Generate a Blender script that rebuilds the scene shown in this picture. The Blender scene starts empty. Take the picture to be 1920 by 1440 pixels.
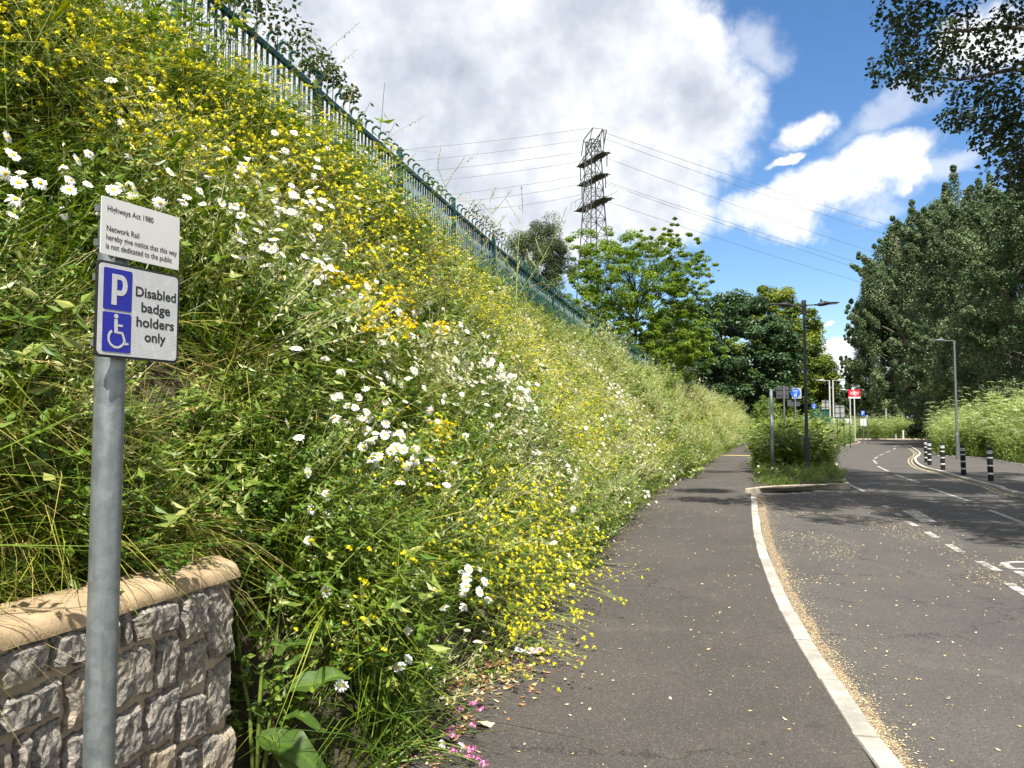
import bpy, math, random
import numpy as np
from mathutils import Vector, Matrix, Quaternion
random.seed(7); RNG = np.random.default_rng(7)
R = math.radians
SC = bpy.context.scene
COL = SC.collection

# ---------------------------------------------------------------- camera, sky, sun, exposure
F_PX, EYE = 1442.0, 1.6
PITCH = math.atan(80 / F_PX)
cam_d = bpy.data.cameras.new('camera'); cam = bpy.data.objects.new('camera', cam_d); COL.objects.link(cam)
cam.location = (0, 0, EYE); cam.rotation_euler = (R(90) + PITCH, 0, 0)
cam_d.sensor_width = 36; cam_d.lens = 36 * F_PX / 1920; cam_d.clip_start = .05; cam_d.clip_end = 3000
SC.camera = cam
SC.view_settings.view_transform = 'Standard'; SC.view_settings.look = 'None'
SC.view_settings.gamma = 1; SC.view_settings.use_curve_mapping = False
SC.view_settings.exposure = 1.12
SC.cycles.max_bounces = 6; SC.cycles.diffuse_bounces = 3; SC.cycles.glossy_bounces = 2; SC.cycles.transmission_bounces = 4
SC.cycles.use_adaptive_sampling = True; SC.cycles.adaptive_threshold = .02
SUN_EL, SUN_AZ = 58.0, 183.0            # behind the camera, azimuth clockwise from +Y
sd = Vector((math.sin(R(SUN_AZ)) * math.cos(R(SUN_EL)), math.cos(R(SUN_AZ)) * math.cos(R(SUN_EL)), math.sin(R(SUN_EL))))
sun_d = bpy.data.lights.new('sun', 'SUN'); sun = bpy.data.objects.new('sun', sun_d); COL.objects.link(sun)
sun_d.energy = 4.9; sun_d.angle = R(.55); sun_d.color = (1, .955, .88)
sun.rotation_euler = sd.to_track_quat('Z', 'Y').to_euler()

def ray(px, py):
    """direction of a picture point of the 1920x1440 photograph, y component 1 at the camera axis"""
    u, v = (px - 960) / F_PX, (720 - py) / F_PX
    return Vector((u, math.cos(PITCH) - v * math.sin(PITCH), math.sin(PITCH) + v * math.cos(PITCH)))
def at(px, py, Y):
    d = ray(px, py); return Vector((0, 0, EYE)) + d * (Y / d.y)
def gnd(px, py, z=0.0):
    d = ray(px, py); return Vector((0, 0, EYE)) + d * ((z - EYE) / d.z)

class NT:
    """small helper for writing node trees"""
    def __init__(s, tree): s.t = tree; s.n = tree.nodes; s.l = tree.links
    def new(s, kind, **kw):
        n = s.n.new(kind)
        for k, v in kw.items(): setattr(n, k, v)
        return n
    def link(s, a, b): s.l.new(a, b)
    def put(s, sock, v):
        if isinstance(v, bpy.types.NodeSocket): s.l.new(v, sock)
        elif v is not None: sock.default_value = v
    def math(s, op, a, b=None, c=None, clamp=False):
        n = s.new('ShaderNodeMath', operation=op, use_clamp=clamp)
        for i, v in enumerate((a, b, c)):
            if v is not None: s.put(n.inputs[i], v)
        return n.outputs[0]
    def maprange(s, v, a, b, c=0., d=1., kind='SMOOTHSTEP'):
        n = s.new('ShaderNodeMapRange', interpolation_type=kind)
        for i, x in enumerate((v, a, b, c, d)): s.put(n.inputs[i], x)
        return n.outputs[0]
    def noise(s, vec, scale, detail=4, rough=.55, dim='3D'):
        n = s.new('ShaderNodeTexNoise', noise_dimensions=dim)
        if vec is not None: s.put(n.inputs['Vector'], vec)
        n.inputs['Scale'].default_value = scale; n.inputs['Detail'].default_value = detail
        n.inputs['Roughness'].default_value = rough
        return n
    def mix(s, f, a, b, blend='MIX'):
        n = s.new('ShaderNodeMix', data_type='RGBA', blend_type=blend)
        s.put(n.inputs[0], f); s.put(n.inputs[6], col4(a)); s.put(n.inputs[7], col4(b))
        return n.outputs[2]
    def ramp(s, f, stops):
        n = s.new('ShaderNodeValToRGB'); e = n.color_ramp.elements
        while len(e) < len(stops): e.new(.5)
        for i, (p, c) in enumerate(stops): e[i].position = p; e[i].color = col4(c)
        s.put(n.inputs[0], f); return n.outputs[0]
def col4(c):
    if isinstance(c, bpy.types.NodeSocket): return c
    c = tuple(c); return c if len(c) == 4 else c + (1.0,)

def build_world():
    w = bpy.data.worlds.new('World'); SC.world = w; w.use_nodes = True
    N = NT(w.node_tree); N.n.clear()
    out = N.new('ShaderNodeOutputWorld')
    sky = N.new('ShaderNodeTexSky', sky_type='NISHITA', sun_disc=False)
    sky.sun_elevation = R(SUN_EL); sky.sun_rotation = R(SUN_AZ); sky.altitude = 60; sky.air_density = 1.0; sky.dust_density = .5; sky.ozone_density = 2.2
    bg = N.new('ShaderNodeBackground'); bg.inputs[1].default_value = .086
    hsv = N.new('ShaderNodeHueSaturation'); hsv.inputs['Saturation'].default_value = 1.22; hsv.inputs['Hue'].default_value = .503
    N.link(sky.outputs[0], hsv.inputs['Color']); N.link(hsv.outputs[0], bg.inputs[0])
    tc = N.new('ShaderNodeTexCoord'); D = tc.outputs['Generated']
    sep = N.new('ShaderNodeSeparateXYZ'); N.link(D, sep.inputs[0])
    az0 = N.math('ARCTAN2', sep.outputs[0], sep.outputs[1]); el0 = N.math('ARCSINE', sep.outputs[2])
    nw = N.noise(D, 7, 5, .6); sw = N.new('ShaderNodeSeparateColor'); N.link(nw.outputs['Color'], sw.inputs[0])
    az = N.math('MULTIPLY_ADD', N.math('SUBTRACT', sw.outputs[0], .5), .13, az0)
    el = N.math('MULTIPLY_ADD', N.math('SUBTRACT', sw.outputs[1], .5), .13, el0)
    def blob(px, py, rx, ry, tilt=0., a=az, e=el):
        d = ray(px, py).normalized(); a0 = math.atan2(d.x, d.y); e0 = math.asin(d.z)
        ca, sa = math.cos(R(tilt)), math.sin(R(tilt))
        da = N.math('SUBTRACT', a, a0); de = N.math('SUBTRACT', e, e0)
        u = N.math('ADD', N.math('MULTIPLY', da, ca), N.math('MULTIPLY', de, sa))
        v = N.math('SUBTRACT', N.math('MULTIPLY', de, ca), N.math('MULTIPLY', da, sa))
        u = N.math('DIVIDE', u, rx / F_PX); v = N.math('DIVIDE', v, ry / F_PX)
        q = N.math('ADD', N.math('MULTIPLY', u, u), N.math('MULTIPLY', v, v))
        return N.math('SUBTRACT', 1.0, N.math('SQRT', q))
    def union(lst):
        r = lst[0]
        for x in lst[1:]: r = N.math('SMOOTH_MAX', r, x, .12)
        return r
    big = union([blob(*b) for b in [(850, 120, 520, 380), (1150, 90, 230, 230), (1265, 185, 170, 165), (980, 370, 360, 170),
                                    (1235, 400, 120, 85), (520, -120, 620, 400), (1120, -40, 215, 150), (1225, 330, 150, 110)]])
    mid = union([blob(*b) for b in [(1500, 246, 66, 36), (1545, 365, 205, 58, 14), (1680, 305, 85, 34, 22), (1722, 330, 40, 20, 20), (1475, 300, 40, 14),
                                    (1566, 664, 36, 24), (1518, 648, 26, 26), (1890, 60, 100, 70), (1578, 690, 44, 14), (1545, 612, 22, 8)]])
    wisp = union([blob(*b) for b in [(1640, 238, 120, 34, 22), (1790, 310, 90, 26, 20), (1600, 702, 150, 46), (1420, 90, 60, 60), (1640, 395, 70, 20, 10), (1660, 668, 60, 18)]])
    # the same broken cumulus goes on round the rest of the sky
    gen = N.noise(D, 2.3, 3, .5).outputs[0]
    off = N.math('MAXIMUM', N.maprange(N.math('ABSOLUTE', az0), .62, .95), N.maprange(el0, .62, .85))
    gen = N.math('SUBTRACT', N.math('MULTIPLY', N.math('MULTIPLY', N.math('SUBTRACT', gen, .36), 3.2), off), N.math('MULTIPLY', N.math('SUBTRACT', 1.0, off), .6))
    n1 = N.noise(D, 13, 8, .62).outputs[0]; n2 = N.noise(D, 4.5, 5, .55).outputs[0]
    wob = N.math('MULTIPLY', N.math('SUBTRACT', n1, .5), 1.1)
    dens = N.math('ADD', N.math('MAXIMUM', N.math('MAXIMUM', big, mid), gen), wob)
    cover = N.maprange(dens, -.05, .48)
    veil = N.math('MULTIPLY', N.maprange(N.math('ADD', wisp, wob), -.05, .8), .5)
    cover = N.math('MAXIMUM', cover, veil)
    # whitish air near the horizon
    hz = N.math('MULTIPLY', N.maprange(el0, .0, .16, 1., 0.), .35)
    # cloud body: grey where thick, white at its edges and in its billows
    n3 = N.noise(D, 9, 7, .6).outputs[0]
    thick = N.maprange(N.math('MAXIMUM', big, gen), .15, .75)
    lum = N.math('ADD', N.math('MULTIPLY', N.math('SUBTRACT', n2, .5), 1.5), N.math('MULTIPLY', N.math('SUBTRACT', n3, .5), 1.5))
    lum = N.math('ADD', lum, N.math('SUBTRACT', 1.0, N.math('MULTIPLY', thick, .52)), clamp=True)
    cc = N.ramp(lum, [(0, (.27, .305, .36)), (.42, (.41, .44, .49)), (1, (.66, .665, .67))])
    cb = N.new('ShaderNodeBackground'); N.link(cc, cb.inputs[0]); cb.inputs[1].default_value = .84
    hb = N.new('ShaderNodeBackground'); hb.inputs[0].default_value = (.42, .50, .60, 1); hb.inputs[1].default_value = .8
    m0 = N.new('ShaderNodeMixShader'); N.link(hz, m0.inputs[0]); N.link(bg.outputs[0], m0.inputs[1]); N.link(hb.outputs[0], m0.inputs[2])
    m1 = N.new('ShaderNodeMixShader'); N.link(cover, m1.inputs[0]); N.link(m0.outputs[0], m1.inputs[1]); N.link(cb.outputs[0], m1.inputs[2])
    N.link(m1.outputs[0], out.inputs[0])
build_world()

# ---------------------------------------------------------------- materials
MATS = {}
def _mat(name):
    m = bpy.data.materials.new(name); m.use_nodes = True; N = NT(m.node_tree); N.n.clear()
    N.out = N.new('ShaderNodeOutputMaterial'); MATS[name] = m
    return m, N
def principled(N, color, rough=.6, metal=0., spec=.5, bump=None, bump_d=.01, bump_s=.5):
    p = N.new('ShaderNodeBsdfPrincipled')
    N.put(p.inputs['Base Color'], col4(color)); N.put(p.inputs['Roughness'], rough)
    p.inputs['Metallic'].default_value = metal; p.inputs['Specular IOR Level'].default_value = spec
    if bump is not None:
        b = N.new('ShaderNodeBump'); b.inputs['Distance'].default_value = bump_d; b.inputs['Strength'].default_value = bump_s
        N.put(b.inputs['Height'], bump); N.link(b.outputs[0], p.inputs['Normal'])
    N.link(p.outputs[0], N.out.inputs[0]); return p
def obj_coord(N): return N.new('ShaderNodeTexCoord').outputs['Object']
def simple(name, a, b=None, scale=8, rough=.55, metal=0., spec=.5, bump=0.):
    """two-tone mottled surface with fine relief"""
    m, N = _mat(name); P = obj_coord(N); b = b or tuple(x * .8 for x in a)
    n = N.noise(P, scale, 6, .6).outputs[0]
    c = N.mix(N.maprange(n, .3, .7), a, b)
    principled(N, c, rough, metal, spec, N.noise(P, scale * 6, 3).outputs[0] if bump else None, bump, .6)
    return m
def leafmat(name, stops, trans=.35, rough=.5, spec=.35, gain=1.25, jitter=.25):
    """leaf: colour follows a random number kept with each leaf; light passes through it"""
    m, N = _mat(name)
    at_ = N.new('ShaderNodeAttribute', attribute_name='tint')
    oi = N.new('ShaderNodeObjectInfo')
    f = N.math('ADD', at_.outputs['Fac'], N.math('MULTIPLY', N.math('SUBTRACT', oi.outputs['Random'], .5), jitter), clamp=True)
    c = N.ramp(f, stops)
    p = N.new('ShaderNodeBsdfPrincipled'); N.link(c, p.inputs['Base Color'])
    p.inputs['Roughness'].default_value = rough; p.inputs['Specular IOR Level'].default_value = spec
    t = N.new('ShaderNodeBsdfTranslucent')
    h = N.new('ShaderNodeHueSaturation'); h.inputs['Hue'].default_value = .488; h.inputs['Saturation'].default_value = 1.1; h.inputs['Value'].default_value = gain
    N.link(c, h.inputs['Color']); N.link(h.outputs[0], t.inputs[0])
    mx = N.new('ShaderNodeMixShader'); mx.inputs[0].default_value = trans
    N.link(p.outputs[0], mx.inputs[1]); N.link(t.outputs[0], mx.inputs[2]); N.link(mx.outputs[0], N.out.inputs[0])
    return m

def asphalt(name, a, b, worn):
    m, N = _mat(name); P = obj_coord(N)
    big = N.noise(P, .55, 5, .6).outputs[0]; mid = N.noise(P, 4.5, 5, .65).outputs[0]
    gr = N.new('ShaderNodeTexVoronoi'); gr.inputs['Scale'].default_value = 150; N.link(P, gr.inputs['Vector'])
    fine = N.noise(P, 240, 2, .6).outputs[0]
    c = N.mix(N.maprange(big, .35, .65), a, b)
    c = N.mix(N.math('MULTIPLY', N.maprange(mid, .5, .75), .45), c, worn)
    sp = N.new('ShaderNodeSeparateColor'); N.link(gr.outputs['Color'], sp.inputs[0])
    c = N.mix(N.math('MULTIPLY', N.maprange(sp.outputs[0], .84, .99), .38), c, (.26, .24, .21))
    c = N.mix(N.math('MULTIPLY', N.maprange(sp.outputs[1], .6, .95), .5), c, (.022, .021, .020))
    st = N.noise(P, 1.7, 4, .7).outputs[0]; c = N.mix(N.math('MULTIPLY', N.maprange(st, .60, .68), .38), c, (.030, .028, .026))
    st2 = N.noise(P, .9, 3, .6).outputs[0]; c = N.mix(N.math('MULTIPLY', N.maprange(st2, .58, .72), .30), c, (.15, .135, .115))
    # hairline cracks
    v = N.new('ShaderNodeTexVoronoi', feature='DISTANCE_TO_EDGE'); v.inputs['Scale'].default_value = .42
    wv = N.new('ShaderNodeVectorMath', operation='MULTIPLY_ADD'); N.link(N.noise(P, 1.6, 6, .7).outputs['Color'], wv.inputs[0]); wv.inputs[1].default_value = (.9, .9, .9); N.link(P, wv.inputs[2])
    N.link(wv.outputs[0], v.inputs['Vector'])
    crack = N.math('MULTIPLY', N.maprange(v.outputs['Distance'], .0, .006, 1., 0.), N.maprange(N.noise(P, .35, 2).outputs[0], .42, .54))
    c = N.mix(N.math('MULTIPLY', crack, .75), c, (.016, .015, .014))
    h = N.math('ADD', N.math('MULTIPLY', gr.outputs['Distance'], -1.), N.math('MULTIPLY', fine, .5))
    principled(N, c, .86, 0, .3, h, .006, .8)
asphalt('road_asphalt', (.074, .068, .062), (.092, .084, .075), (.118, .106, .092))
asphalt('path_asphalt', (.064, .056, .048), (.080, .069, .058), (.104, .089, .073))
def kerb_mat(name, A, Bc):
    m, N = _mat(name); P = obj_coord(N); oi = N.new('ShaderNodeObjectInfo')
    n = N.noise(P, 4, 6, .65).outputs[0]; g = N.noise(P, 60, 4, .7).outputs[0]
    c = N.mix(N.maprange(N.math('MULTIPLY_ADD', oi.outputs['Random'], .16, n), .42, .80), A, Bc)
    c = N.mix(N.math('MULTIPLY', N.maprange(g, .5, .7), .35), c, (.15, .135, .115))
    principled(N, c, .88, 0, .2, g, .006, .7)
kerb_mat('kerb_concrete', (.40, .38, .335), (.25, .235, .20))
simple('kerb_tan', (.42, .36, .27), (.28, .24, .18), 5, .85, bump=.006)
def paint(name, a, wear):
    m, N = _mat(name); P = obj_coord(N)
    w = N.math('ADD', N.noise(P, 9, 6, .7).outputs[0], N.math('MULTIPLY', N.noise(P, 120, 2).outputs[0], .3))
    principled(N, N.mix(N.math('MULTIPLY', N.maprange(w, .56, .74), wear), a, (.12, .11, .10)), .7, bump=N.noise(P, 160, 2).outputs[0], bump_d=.003)
paint('road_paint_white', (.42, .41, .37), .95)
paint('worn_paint', (.48, .45, .38), 1.)
paint('road_paint_yellow', (.50, .43, .22), .95)
paint('path_paint_yellow', (.80, .62, .16), .4)
simple('soil', (.030, .024, .013), (.060, .046, .024), 3, .95, bump=.03)
simple('meadow', (.05, .075, .015), (.10, .11, .03), .6, .95, bump=.03)
def stone():
    m, N = _mat('rubble_stone'); P = obj_coord(N); oi = N.new('ShaderNodeObjectInfo')
    ad = N.new('ShaderNodeVectorMath', operation='ADD'); N.link(P, ad.inputs[0])
    cm = N.new('ShaderNodeCombineXYZ'); N.link(N.math('MULTIPLY', oi.outputs['Random'], 40.), cm.inputs[0]); N.link(cm.outputs[0], ad.inputs[1]); Q = ad.outputs[0]
    n = N.noise(Q, 11, 8, .68).outputs[0]; n2 = N.noise(Q, 42, 6, .7).outputs[0]; n3 = N.noise(Q, 5, 4, .6).outputs[0]
    c = N.ramp(n2, [(.30, (.085, .078, .070)), (.46, (.22, .202, .176)), (.60, (.38, .345, .29)), (.8, (.54, .49, .40))])
    tan = N.math('MULTIPLY', N.maprange(N.math('ADD', n3, N.math('MULTIPLY', N.math('SUBTRACT', oi.outputs['Random'], .5), .5)),   .56, .76), .7)
    c = N.mix(tan, c, N.ramp(n, [(.3, (.30, .235, .15)), (.7, (.52, .43, .30))]))
    h = N.math('ADD', n, N.math('MULTIPLY', n2, .45))
    principled(N, c, .92, 0, .25, h, .03, 1.0)
stone()
simple('mortar', (.42, .335, .235), (.32, .25, .17), 14, .95, bump=.012)
def coping_mat():
    m, N = _mat('coping_sandstone'); P = obj_coord(N)
    n = N.noise(P, 7, 6, .65).outputs[0]; s = N.noise(P, 90, 3, .6).outputs[0]
    c = N.ramp(n, [(.3, (.27, .195, .11)), (.55, (.37, .275, .165)), (.75, (.46, .36, .23))])
    c = N.mix(N.math('MULTIPLY', N.maprange(s, .55, .75), .35), c, (.33, .25, .15))
    principled(N, c, .88, 0, .25, N.math('ADD', s, n), .004, .7)
coping_mat()
def galv(name, a, b, rough, metal):
    m, N = _mat(name); P = obj_coord(N)
    v = N.new('ShaderNodeTexVoronoi'); v.inputs['Scale'].default_value = 34; N.link(P, v.inputs['Vector'])
    s = N.new('ShaderNodeSeparateColor'); N.link(v.outputs['Color'], s.inputs[0])
    mp = N.new('ShaderNodeMapping'); mp.inputs['Scale'].default_value = (16, 16, 1.5); N.link(P, mp.inputs[0])
    n = N.noise(mp.outputs[0], 2.0, 6, .65).outputs[0]
    c = N.mix(N.maprange(N.math('MULTIPLY_ADD', s.outputs[0], .12, N.math('MULTIPLY_ADD', N.noise(P, 22, 5, .7).outputs[0], .5, N.math('MULTIPLY', n, .6))), .35, .95), a, b)
    principled(N, c, rough, metal, .5, n, .001, .4)
galv('galvanised_steel', (.15, .18, .185), (.36, .39, .39), .42, .6)
galv('pale_steel', (.50, .50, .47), (.60, .60, .57), .5, .25)
simple('dark_steel', (.035, .038, .042), (.055, .06, .065), 20, .5, .3)
simple('column_grey', (.115, .125, .135), (.16, .17, .18), 20, .5, .3)
simple('lattice_steel', (.045, .045, .048), (.09, .085, .08), 2, .6, .2)
simple('wire_aluminium', (.16, .17, .19), (.2, .2, .22), 2, .5, .5)
simple('green_paint', (.003, .048, .035), (.005, .062, .045), 9, .42, bump=.001)
simple('sign_white', (.60, .60, .58), (.56, .56, .54), 6, .6, spec=.25)
simple('sign_black', (.012, .012, .013), (.02, .02, .02), 8, .45)
simple('sign_blue', (.012, .016, .30), (.010, .013, .26), 8, .35)
simple('route_blue', (.014, .10, .52), (.012, .08, .42), 8, .4)
simple('station_red', (.62, .012, .045), (.55, .012, .04), 4, .4)
simple('sign_back_grey', (.30, .315, .32), (.38, .40, .40), 3, .5, .3)
simple('dark_sign_back', (.055, .058, .062), (.075, .08, .085), 3, .55, .2)
simple('bollard_black', (.008, .008, .009), (.014, .014, .015), 9, .6, spec=.25)
simple('lens_clear', (.55, .55, .52), (.45, .45, .43), 9, .2)
simple('bird_brown', (.16, .045, .035), (.10, .03, .025), 20, .8)
simple('paper', (.76, .76, .76), (.66, .66, .66), 14, .8)
simple('paper_print', (.70, .42, .40), (.62, .45, .42), 30, .8)
simple('bark', (.13, .105, .08), (.06, .05, .04), 12, .95, bump=.02)
simple('dark_bark', (.055, .048, .038), (.03, .026, .02), 9, .95, bump=.02)
def reflective():
    m, N = _mat('sign_reflective'); P = obj_coord(N)
    mp = N.new('ShaderNodeMapping'); mp.inputs['Rotation'].default_value = (0, R(45), 0); N.link(P, mp.inputs[0])
    s = N.new('ShaderNodeSeparateXYZ'); N.link(mp.outputs[0], s.inputs[0])
    k = math.pi * 2 / .0052
    a = N.math('MULTIPLY', N.math('SINE', N.math('MULTIPLY', s.outputs[0], k)), N.math('SINE', N.math('MULTIPLY', s.outputs[2], k)))
    n = N.noise(P, 30, 3).outputs[0]
    c = N.mix(N.maprange(a, -.1, .5), (.56, .57, .57), (.27, .28, .28))
    c = N.mix(N.math('MULTIPLY', N.maprange(n, .5, .7), .25), c, (.7, .7, .7))
    principled(N, c, .5, 0, .3)
reflective()
GR = [(0, (.020, .052, .005)), (.3, (.060, .120, .008)), (.5, (.145, .215, .014)), (.65, (.27, .31, .03)), (.82, (.46, .38, .10)), (1, (.58, .46, .20))]
leafmat('grass_blade', GR, .28, .42, .5, 1.25, .3)
leafmat('weed_leaf', [(0, (.026, .066, .007)), (.5, (.085, .165, .014)), (.8, (.175, .25, .03)), (1, (.36, .38, .11))], .32, .42, .45)
leafmat('weed_leaf_big', [(0, (.045, .085, .016)), (.5, (.075, .14, .022)), (1, (.20, .26, .06))], .35, .42, .45)
leafmat('stem_green', [(0, (.11, .17, .03)), (.5, (.24, .29, .06)), (1, (.50, .48, .22))], .15, .5, .3)
leafmat('dry_seed', [(0, (.24, .29, .08)), (.5, (.44, .46, .18)), (1, (.70, .68, .44))], .3, .6, .2)
leafmat('yellow_petal', [(0, (.54, .49, .010)), (.5, (.72, .68, .016)), (1, (.80, .77, .06))], .3, .55, .2, 1.1)
leafmat('ragwort_petal', [(0, (.74, .55, .004)), (.5, (.86, .69, .006)), (1, (.90, .76, .015))], .25, .55, .2, 1.1)
leafmat('white_petal', [(0, (.74, .73, .68)), (.5, (.84, .84, .82)), (1, (.88, .88, .87))], .22, .55, .2, 1.0)
leafmat('daisy_disc', [(0, (.62, .34, .01)), (.5, (.80, .55, .015)), (1, (.80, .64, .03))], .05, .7, .2)
leafmat('umbel_cream', [(0, (.30, .40, .10)), (.5, (.44, .53, .20)), (1, (.72, .74, .52))], .3, .6, .2)
leafmat('hemlock_leaf', [(0, (.07, .13, .02)), (.5, (.15, .24, .04)), (1, (.31, .40, .10))], .4, .5, .3)
leafmat('pink_petal', [(0, (.42, .09, .22)), (.5, (.60, .20, .38)), (1, (.74, .40, .55))], .3, .55, .2)
leafmat('poppy_petal', [(0, (.6, .02, .01)), (1, (.7, .04, .02))], .3, .5, .2)
leafmat('dead_leaf', [(0, (.16, .07, .03)), (.35, (.34, .18, .08)), (.6, (.52, .37, .19)), (.8, (.64, .55, .30)), (1, (.74, .70, .50))], .12, .75, .2, 1., .1)
leafmat('poplar_leaf', [(0, (.030, .058, .022)), (.5, (.074, .120, .042)), (.85, (.150, .195, .085)), (1, (.28, .32, .17))], .26, .46, .4)
leafmat('near_poplar_leaf', [(0, (.014, .030, .010)), (.6, (.028, .056, .016)), (1, (.07, .105, .03))], .22, .35, .5)
leafmat('chestnut_leaf', [(0, (.012, .034, .010)), (.5, (.030, .070, .018)), (.85, (.062, .115, .030)), (1, (.10, .15, .05))], .22, .42, .45)
leafmat('lime_leaf', [(0, (.030, .060, .008)), (.4, (.085, .135, .012)), (.75, (.19, .24, .02)), (1, (.33, .33, .035))], .35, .45, .4)
leafmat('robinia_leaf', [(0, (.050, .110, .008)), (.5, (.115, .20, .012)), (1, (.21, .30, .02))], .4, .45, .35)
leafmat('willow_leaf', [(0, (.030, .052, .016)), (.5, (.062, .095, .030)), (1, (.13, .16, .06))], .28, .45, .4)
leafmat('scrub_leaf', [(0, (.022, .045, .010)), (.5, (.050, .085, .018)), (1, (.15, .17, .045))], .28, .45, .4)
leafmat('far_leaf', [(0, (.022, .040, .016)), (.5, (.045, .072, .026)), (1, (.085, .115, .045))], .2, .6, .2)

def gutter():
    m, N = _mat('gutter_dirt'); P = obj_coord(N)
    n = N.noise(P, 26, 6, .75).outputs[0]; f = N.noise(P, 110, 3, .7).outputs[0]
    c = N.mix(N.maprange(n, .42, .58), (.085, .076, .066), N.ramp(f, [(.3, (.15, .105, .065)), (.55, (.30, .225, .145)), (.75, (.46, .38, .27))]))
    principled(N, c, .95, 0, .2, f, .006, .9)
gutter()

# ---------------------------------------------------------------- mesh building
class B:
    """collects vertices, faces and a random number per piece, then links ONE mesh object"""
    def __init__(s): s.V = []; s.T = []; s.F = []; s.n = 0
    def add(s, verts, faces, tint=.5, mat=0):
        v = np.asarray(verts, float).reshape(-1, 3)
        t = np.broadcast_to(np.asarray(tint, float), (len(v),))
        if isinstance(faces, np.ndarray): faces = [faces]
        elif len(faces) and not isinstance(faces[0], np.ndarray):
            d = {}
            for f in faces: d.setdefault(len(f), []).append(f)
            faces = [np.array(x) for x in d.values()]
        for f in faces: s.F.append((f + s.n, mat))
        s.V.append(v); s.T.append(t); s.n += len(v); return s
    def box(s, c, size, rot=None, tint=.5, mat=0, bev=0.):
        x, y, z = [k / 2 for k in size]
        if bev <= 0:
            v = np.array([[a * x, b * y, d * z] for a in (-1, 1) for b in (-1, 1) for d in (-1, 1)])
            f = [(0, 1, 3, 2), (4, 6, 7, 5), (0, 4, 5, 1), (2, 3, 7, 6), (0, 2, 6, 4), (1, 5, 7, 3)]
        else:
            v = []; idx = {}
            for a in (-1, 1):
                for b in (-1, 1):
                    for d in (-1, 1):
                        for k in range(3):
                            p = [a * x, b * y, d * z]; q = [a, b, d]
                            for m in range(3):
                                if m != k: p[m] -= q[m] * bev
                            idx[a, b, d, k] = len(v); v.append(p)
            f = []
            for k in range(3):
                i, j = [m for m in range(3) if m != k]
                for sg in (-1, 1):
                    q = []
                    for a, b in ((-1, -1), (1, -1), (1, 1), (-1, 1)):
                        t = [0, 0, 0]; t[k] = sg; t[i] = a; t[j] = b; q.append(idx[tuple(t) + (k,)])
                    f.append(tuple(q))
            for k in range(3):
                i, j = [m for m in range(3) if m != k]
                for a in (-1, 1):
                    for b in (-1, 1):
                        t0 = [0, 0, 0]; t0[i] = a; t0[j] = b; t0[k] = -1; t1 = list(t0); t1[k] = 1
                        f.append((idx[tuple(t0) + (i,)], idx[tuple(t0) + (j,)], idx[tuple(t1) + (j,)], idx[tuple(t1) + (i,)]))
            for a in (-1, 1):
                for b in (-1, 1):
                    for d in (-1, 1): f.append(tuple(idx[a, b, d, k] for k in range(3)))
            v = np.array(v)
        if rot is not None: v = v @ np.array(rot.to_3x3()).T
        return s.add(v + np.array(c), f, tint, mat)
    def tube(s, pts, r, k=4, tint=.5, mat=0, caps=True):
        p = np.asarray(pts, float); n = len(p); r = np.broadcast_to(np.asarray(r, float), (n,))
        d = np.gradient(p, axis=0); d /= np.linalg.norm(d, axis=1)[:, None] + 1e-12
        a0 = d.mean(0); ref = np.array([0, 0, 1.]) if abs(a0[2]) < .8 * np.linalg.norm(a0) + 1e-9 else np.array([1., 0, 0])
        u = np.cross(d, ref); u /= np.linalg.norm(u, axis=1)[:, None] + 1e-12; w = np.cross(d, u)
        an = np.arange(k) * 2 * math.pi / k + (math.pi / 4 if k == 4 else 0)
        ring = p[:, None] + r[:, None, None] * (np.cos(an)[None, :, None] * u[:, None] + np.sin(an)[None, :, None] * w[:, None])
        i = np.arange(n - 1)[:, None] * k; j = np.arange(k)[None]; j2 = (j + 1) % k
        q = np.stack([i + j, i + j2, i + k + j2, i + k + j], -1).reshape(-1, 4)
        f = [q]
        if caps and k > 2: f += [np.array([list(range(k))[::-1]]), np.array([[(n - 1) * k + m for m in range(k)]])]
        t = tint if np.ndim(tint) == 0 else np.repeat(tint, k)
        return s.add(ring.reshape(-1, 3), f, t, mat)
    def prism(s, poly, z0, z1, mat=0, tint=.5, M=None):
        """2-D outline (counter-clockwise) pulled from z0 to z1; M maps it into place"""
        p = np.asarray(poly, float); n = len(p)
        v = np.concatenate([np.c_[p, np.full(n, z0)], np.c_[p, np.full(n, z1)]])
        if M is not None: v = (np.c_[v, np.ones(2 * n)] @ np.array(M).T)[:, :3]
        f = [tuple(range(n))[::-1], tuple(range(n, 2 * n))] + [(i, (i + 1) % n, n + (i + 1) % n, n + i) for i in range(n)]
        return s.add(v, f, tint, mat)
    def mesh(s, name, mats, smooth=False):
        me = bpy.data.meshes.new(name)
        V = np.concatenate(s.V).astype(np.float32); T = np.concatenate(s.T).astype(np.float32)
        me.vertices.add(len(V)); me.vertices.foreach_set('co', V.ravel())
        loops = np.concatenate([f.ravel() for f, _ in s.F]).astype(np.int32)
        tot = np.concatenate([np.full(len(f), f.shape[1]) for f, _ in s.F]).astype(np.int32)
        mi = np.concatenate([np.full(len(f), m) for f, m in s.F]).astype(np.int32)
        me.loops.add(len(loops)); me.loops.foreach_set('vertex_index', loops)
        me.polygons.add(len(tot)); me.polygons.foreach_set('loop_start', np.r_[0, np.cumsum(tot)[:-1]].astype(np.int32))
        me.polygons.foreach_set('loop_total', tot); me.polygons.foreach_set('material_index', mi)
        me.polygons.foreach_set('use_smooth', np.full(len(tot), bool(smooth)))
        a = me.attributes.new('tint', 'FLOAT', 'POINT'); a.data.foreach_set('value', T)
        for m in ([mats] if isinstance(mats, str) else mats): me.materials.append(MATS[m])
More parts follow.
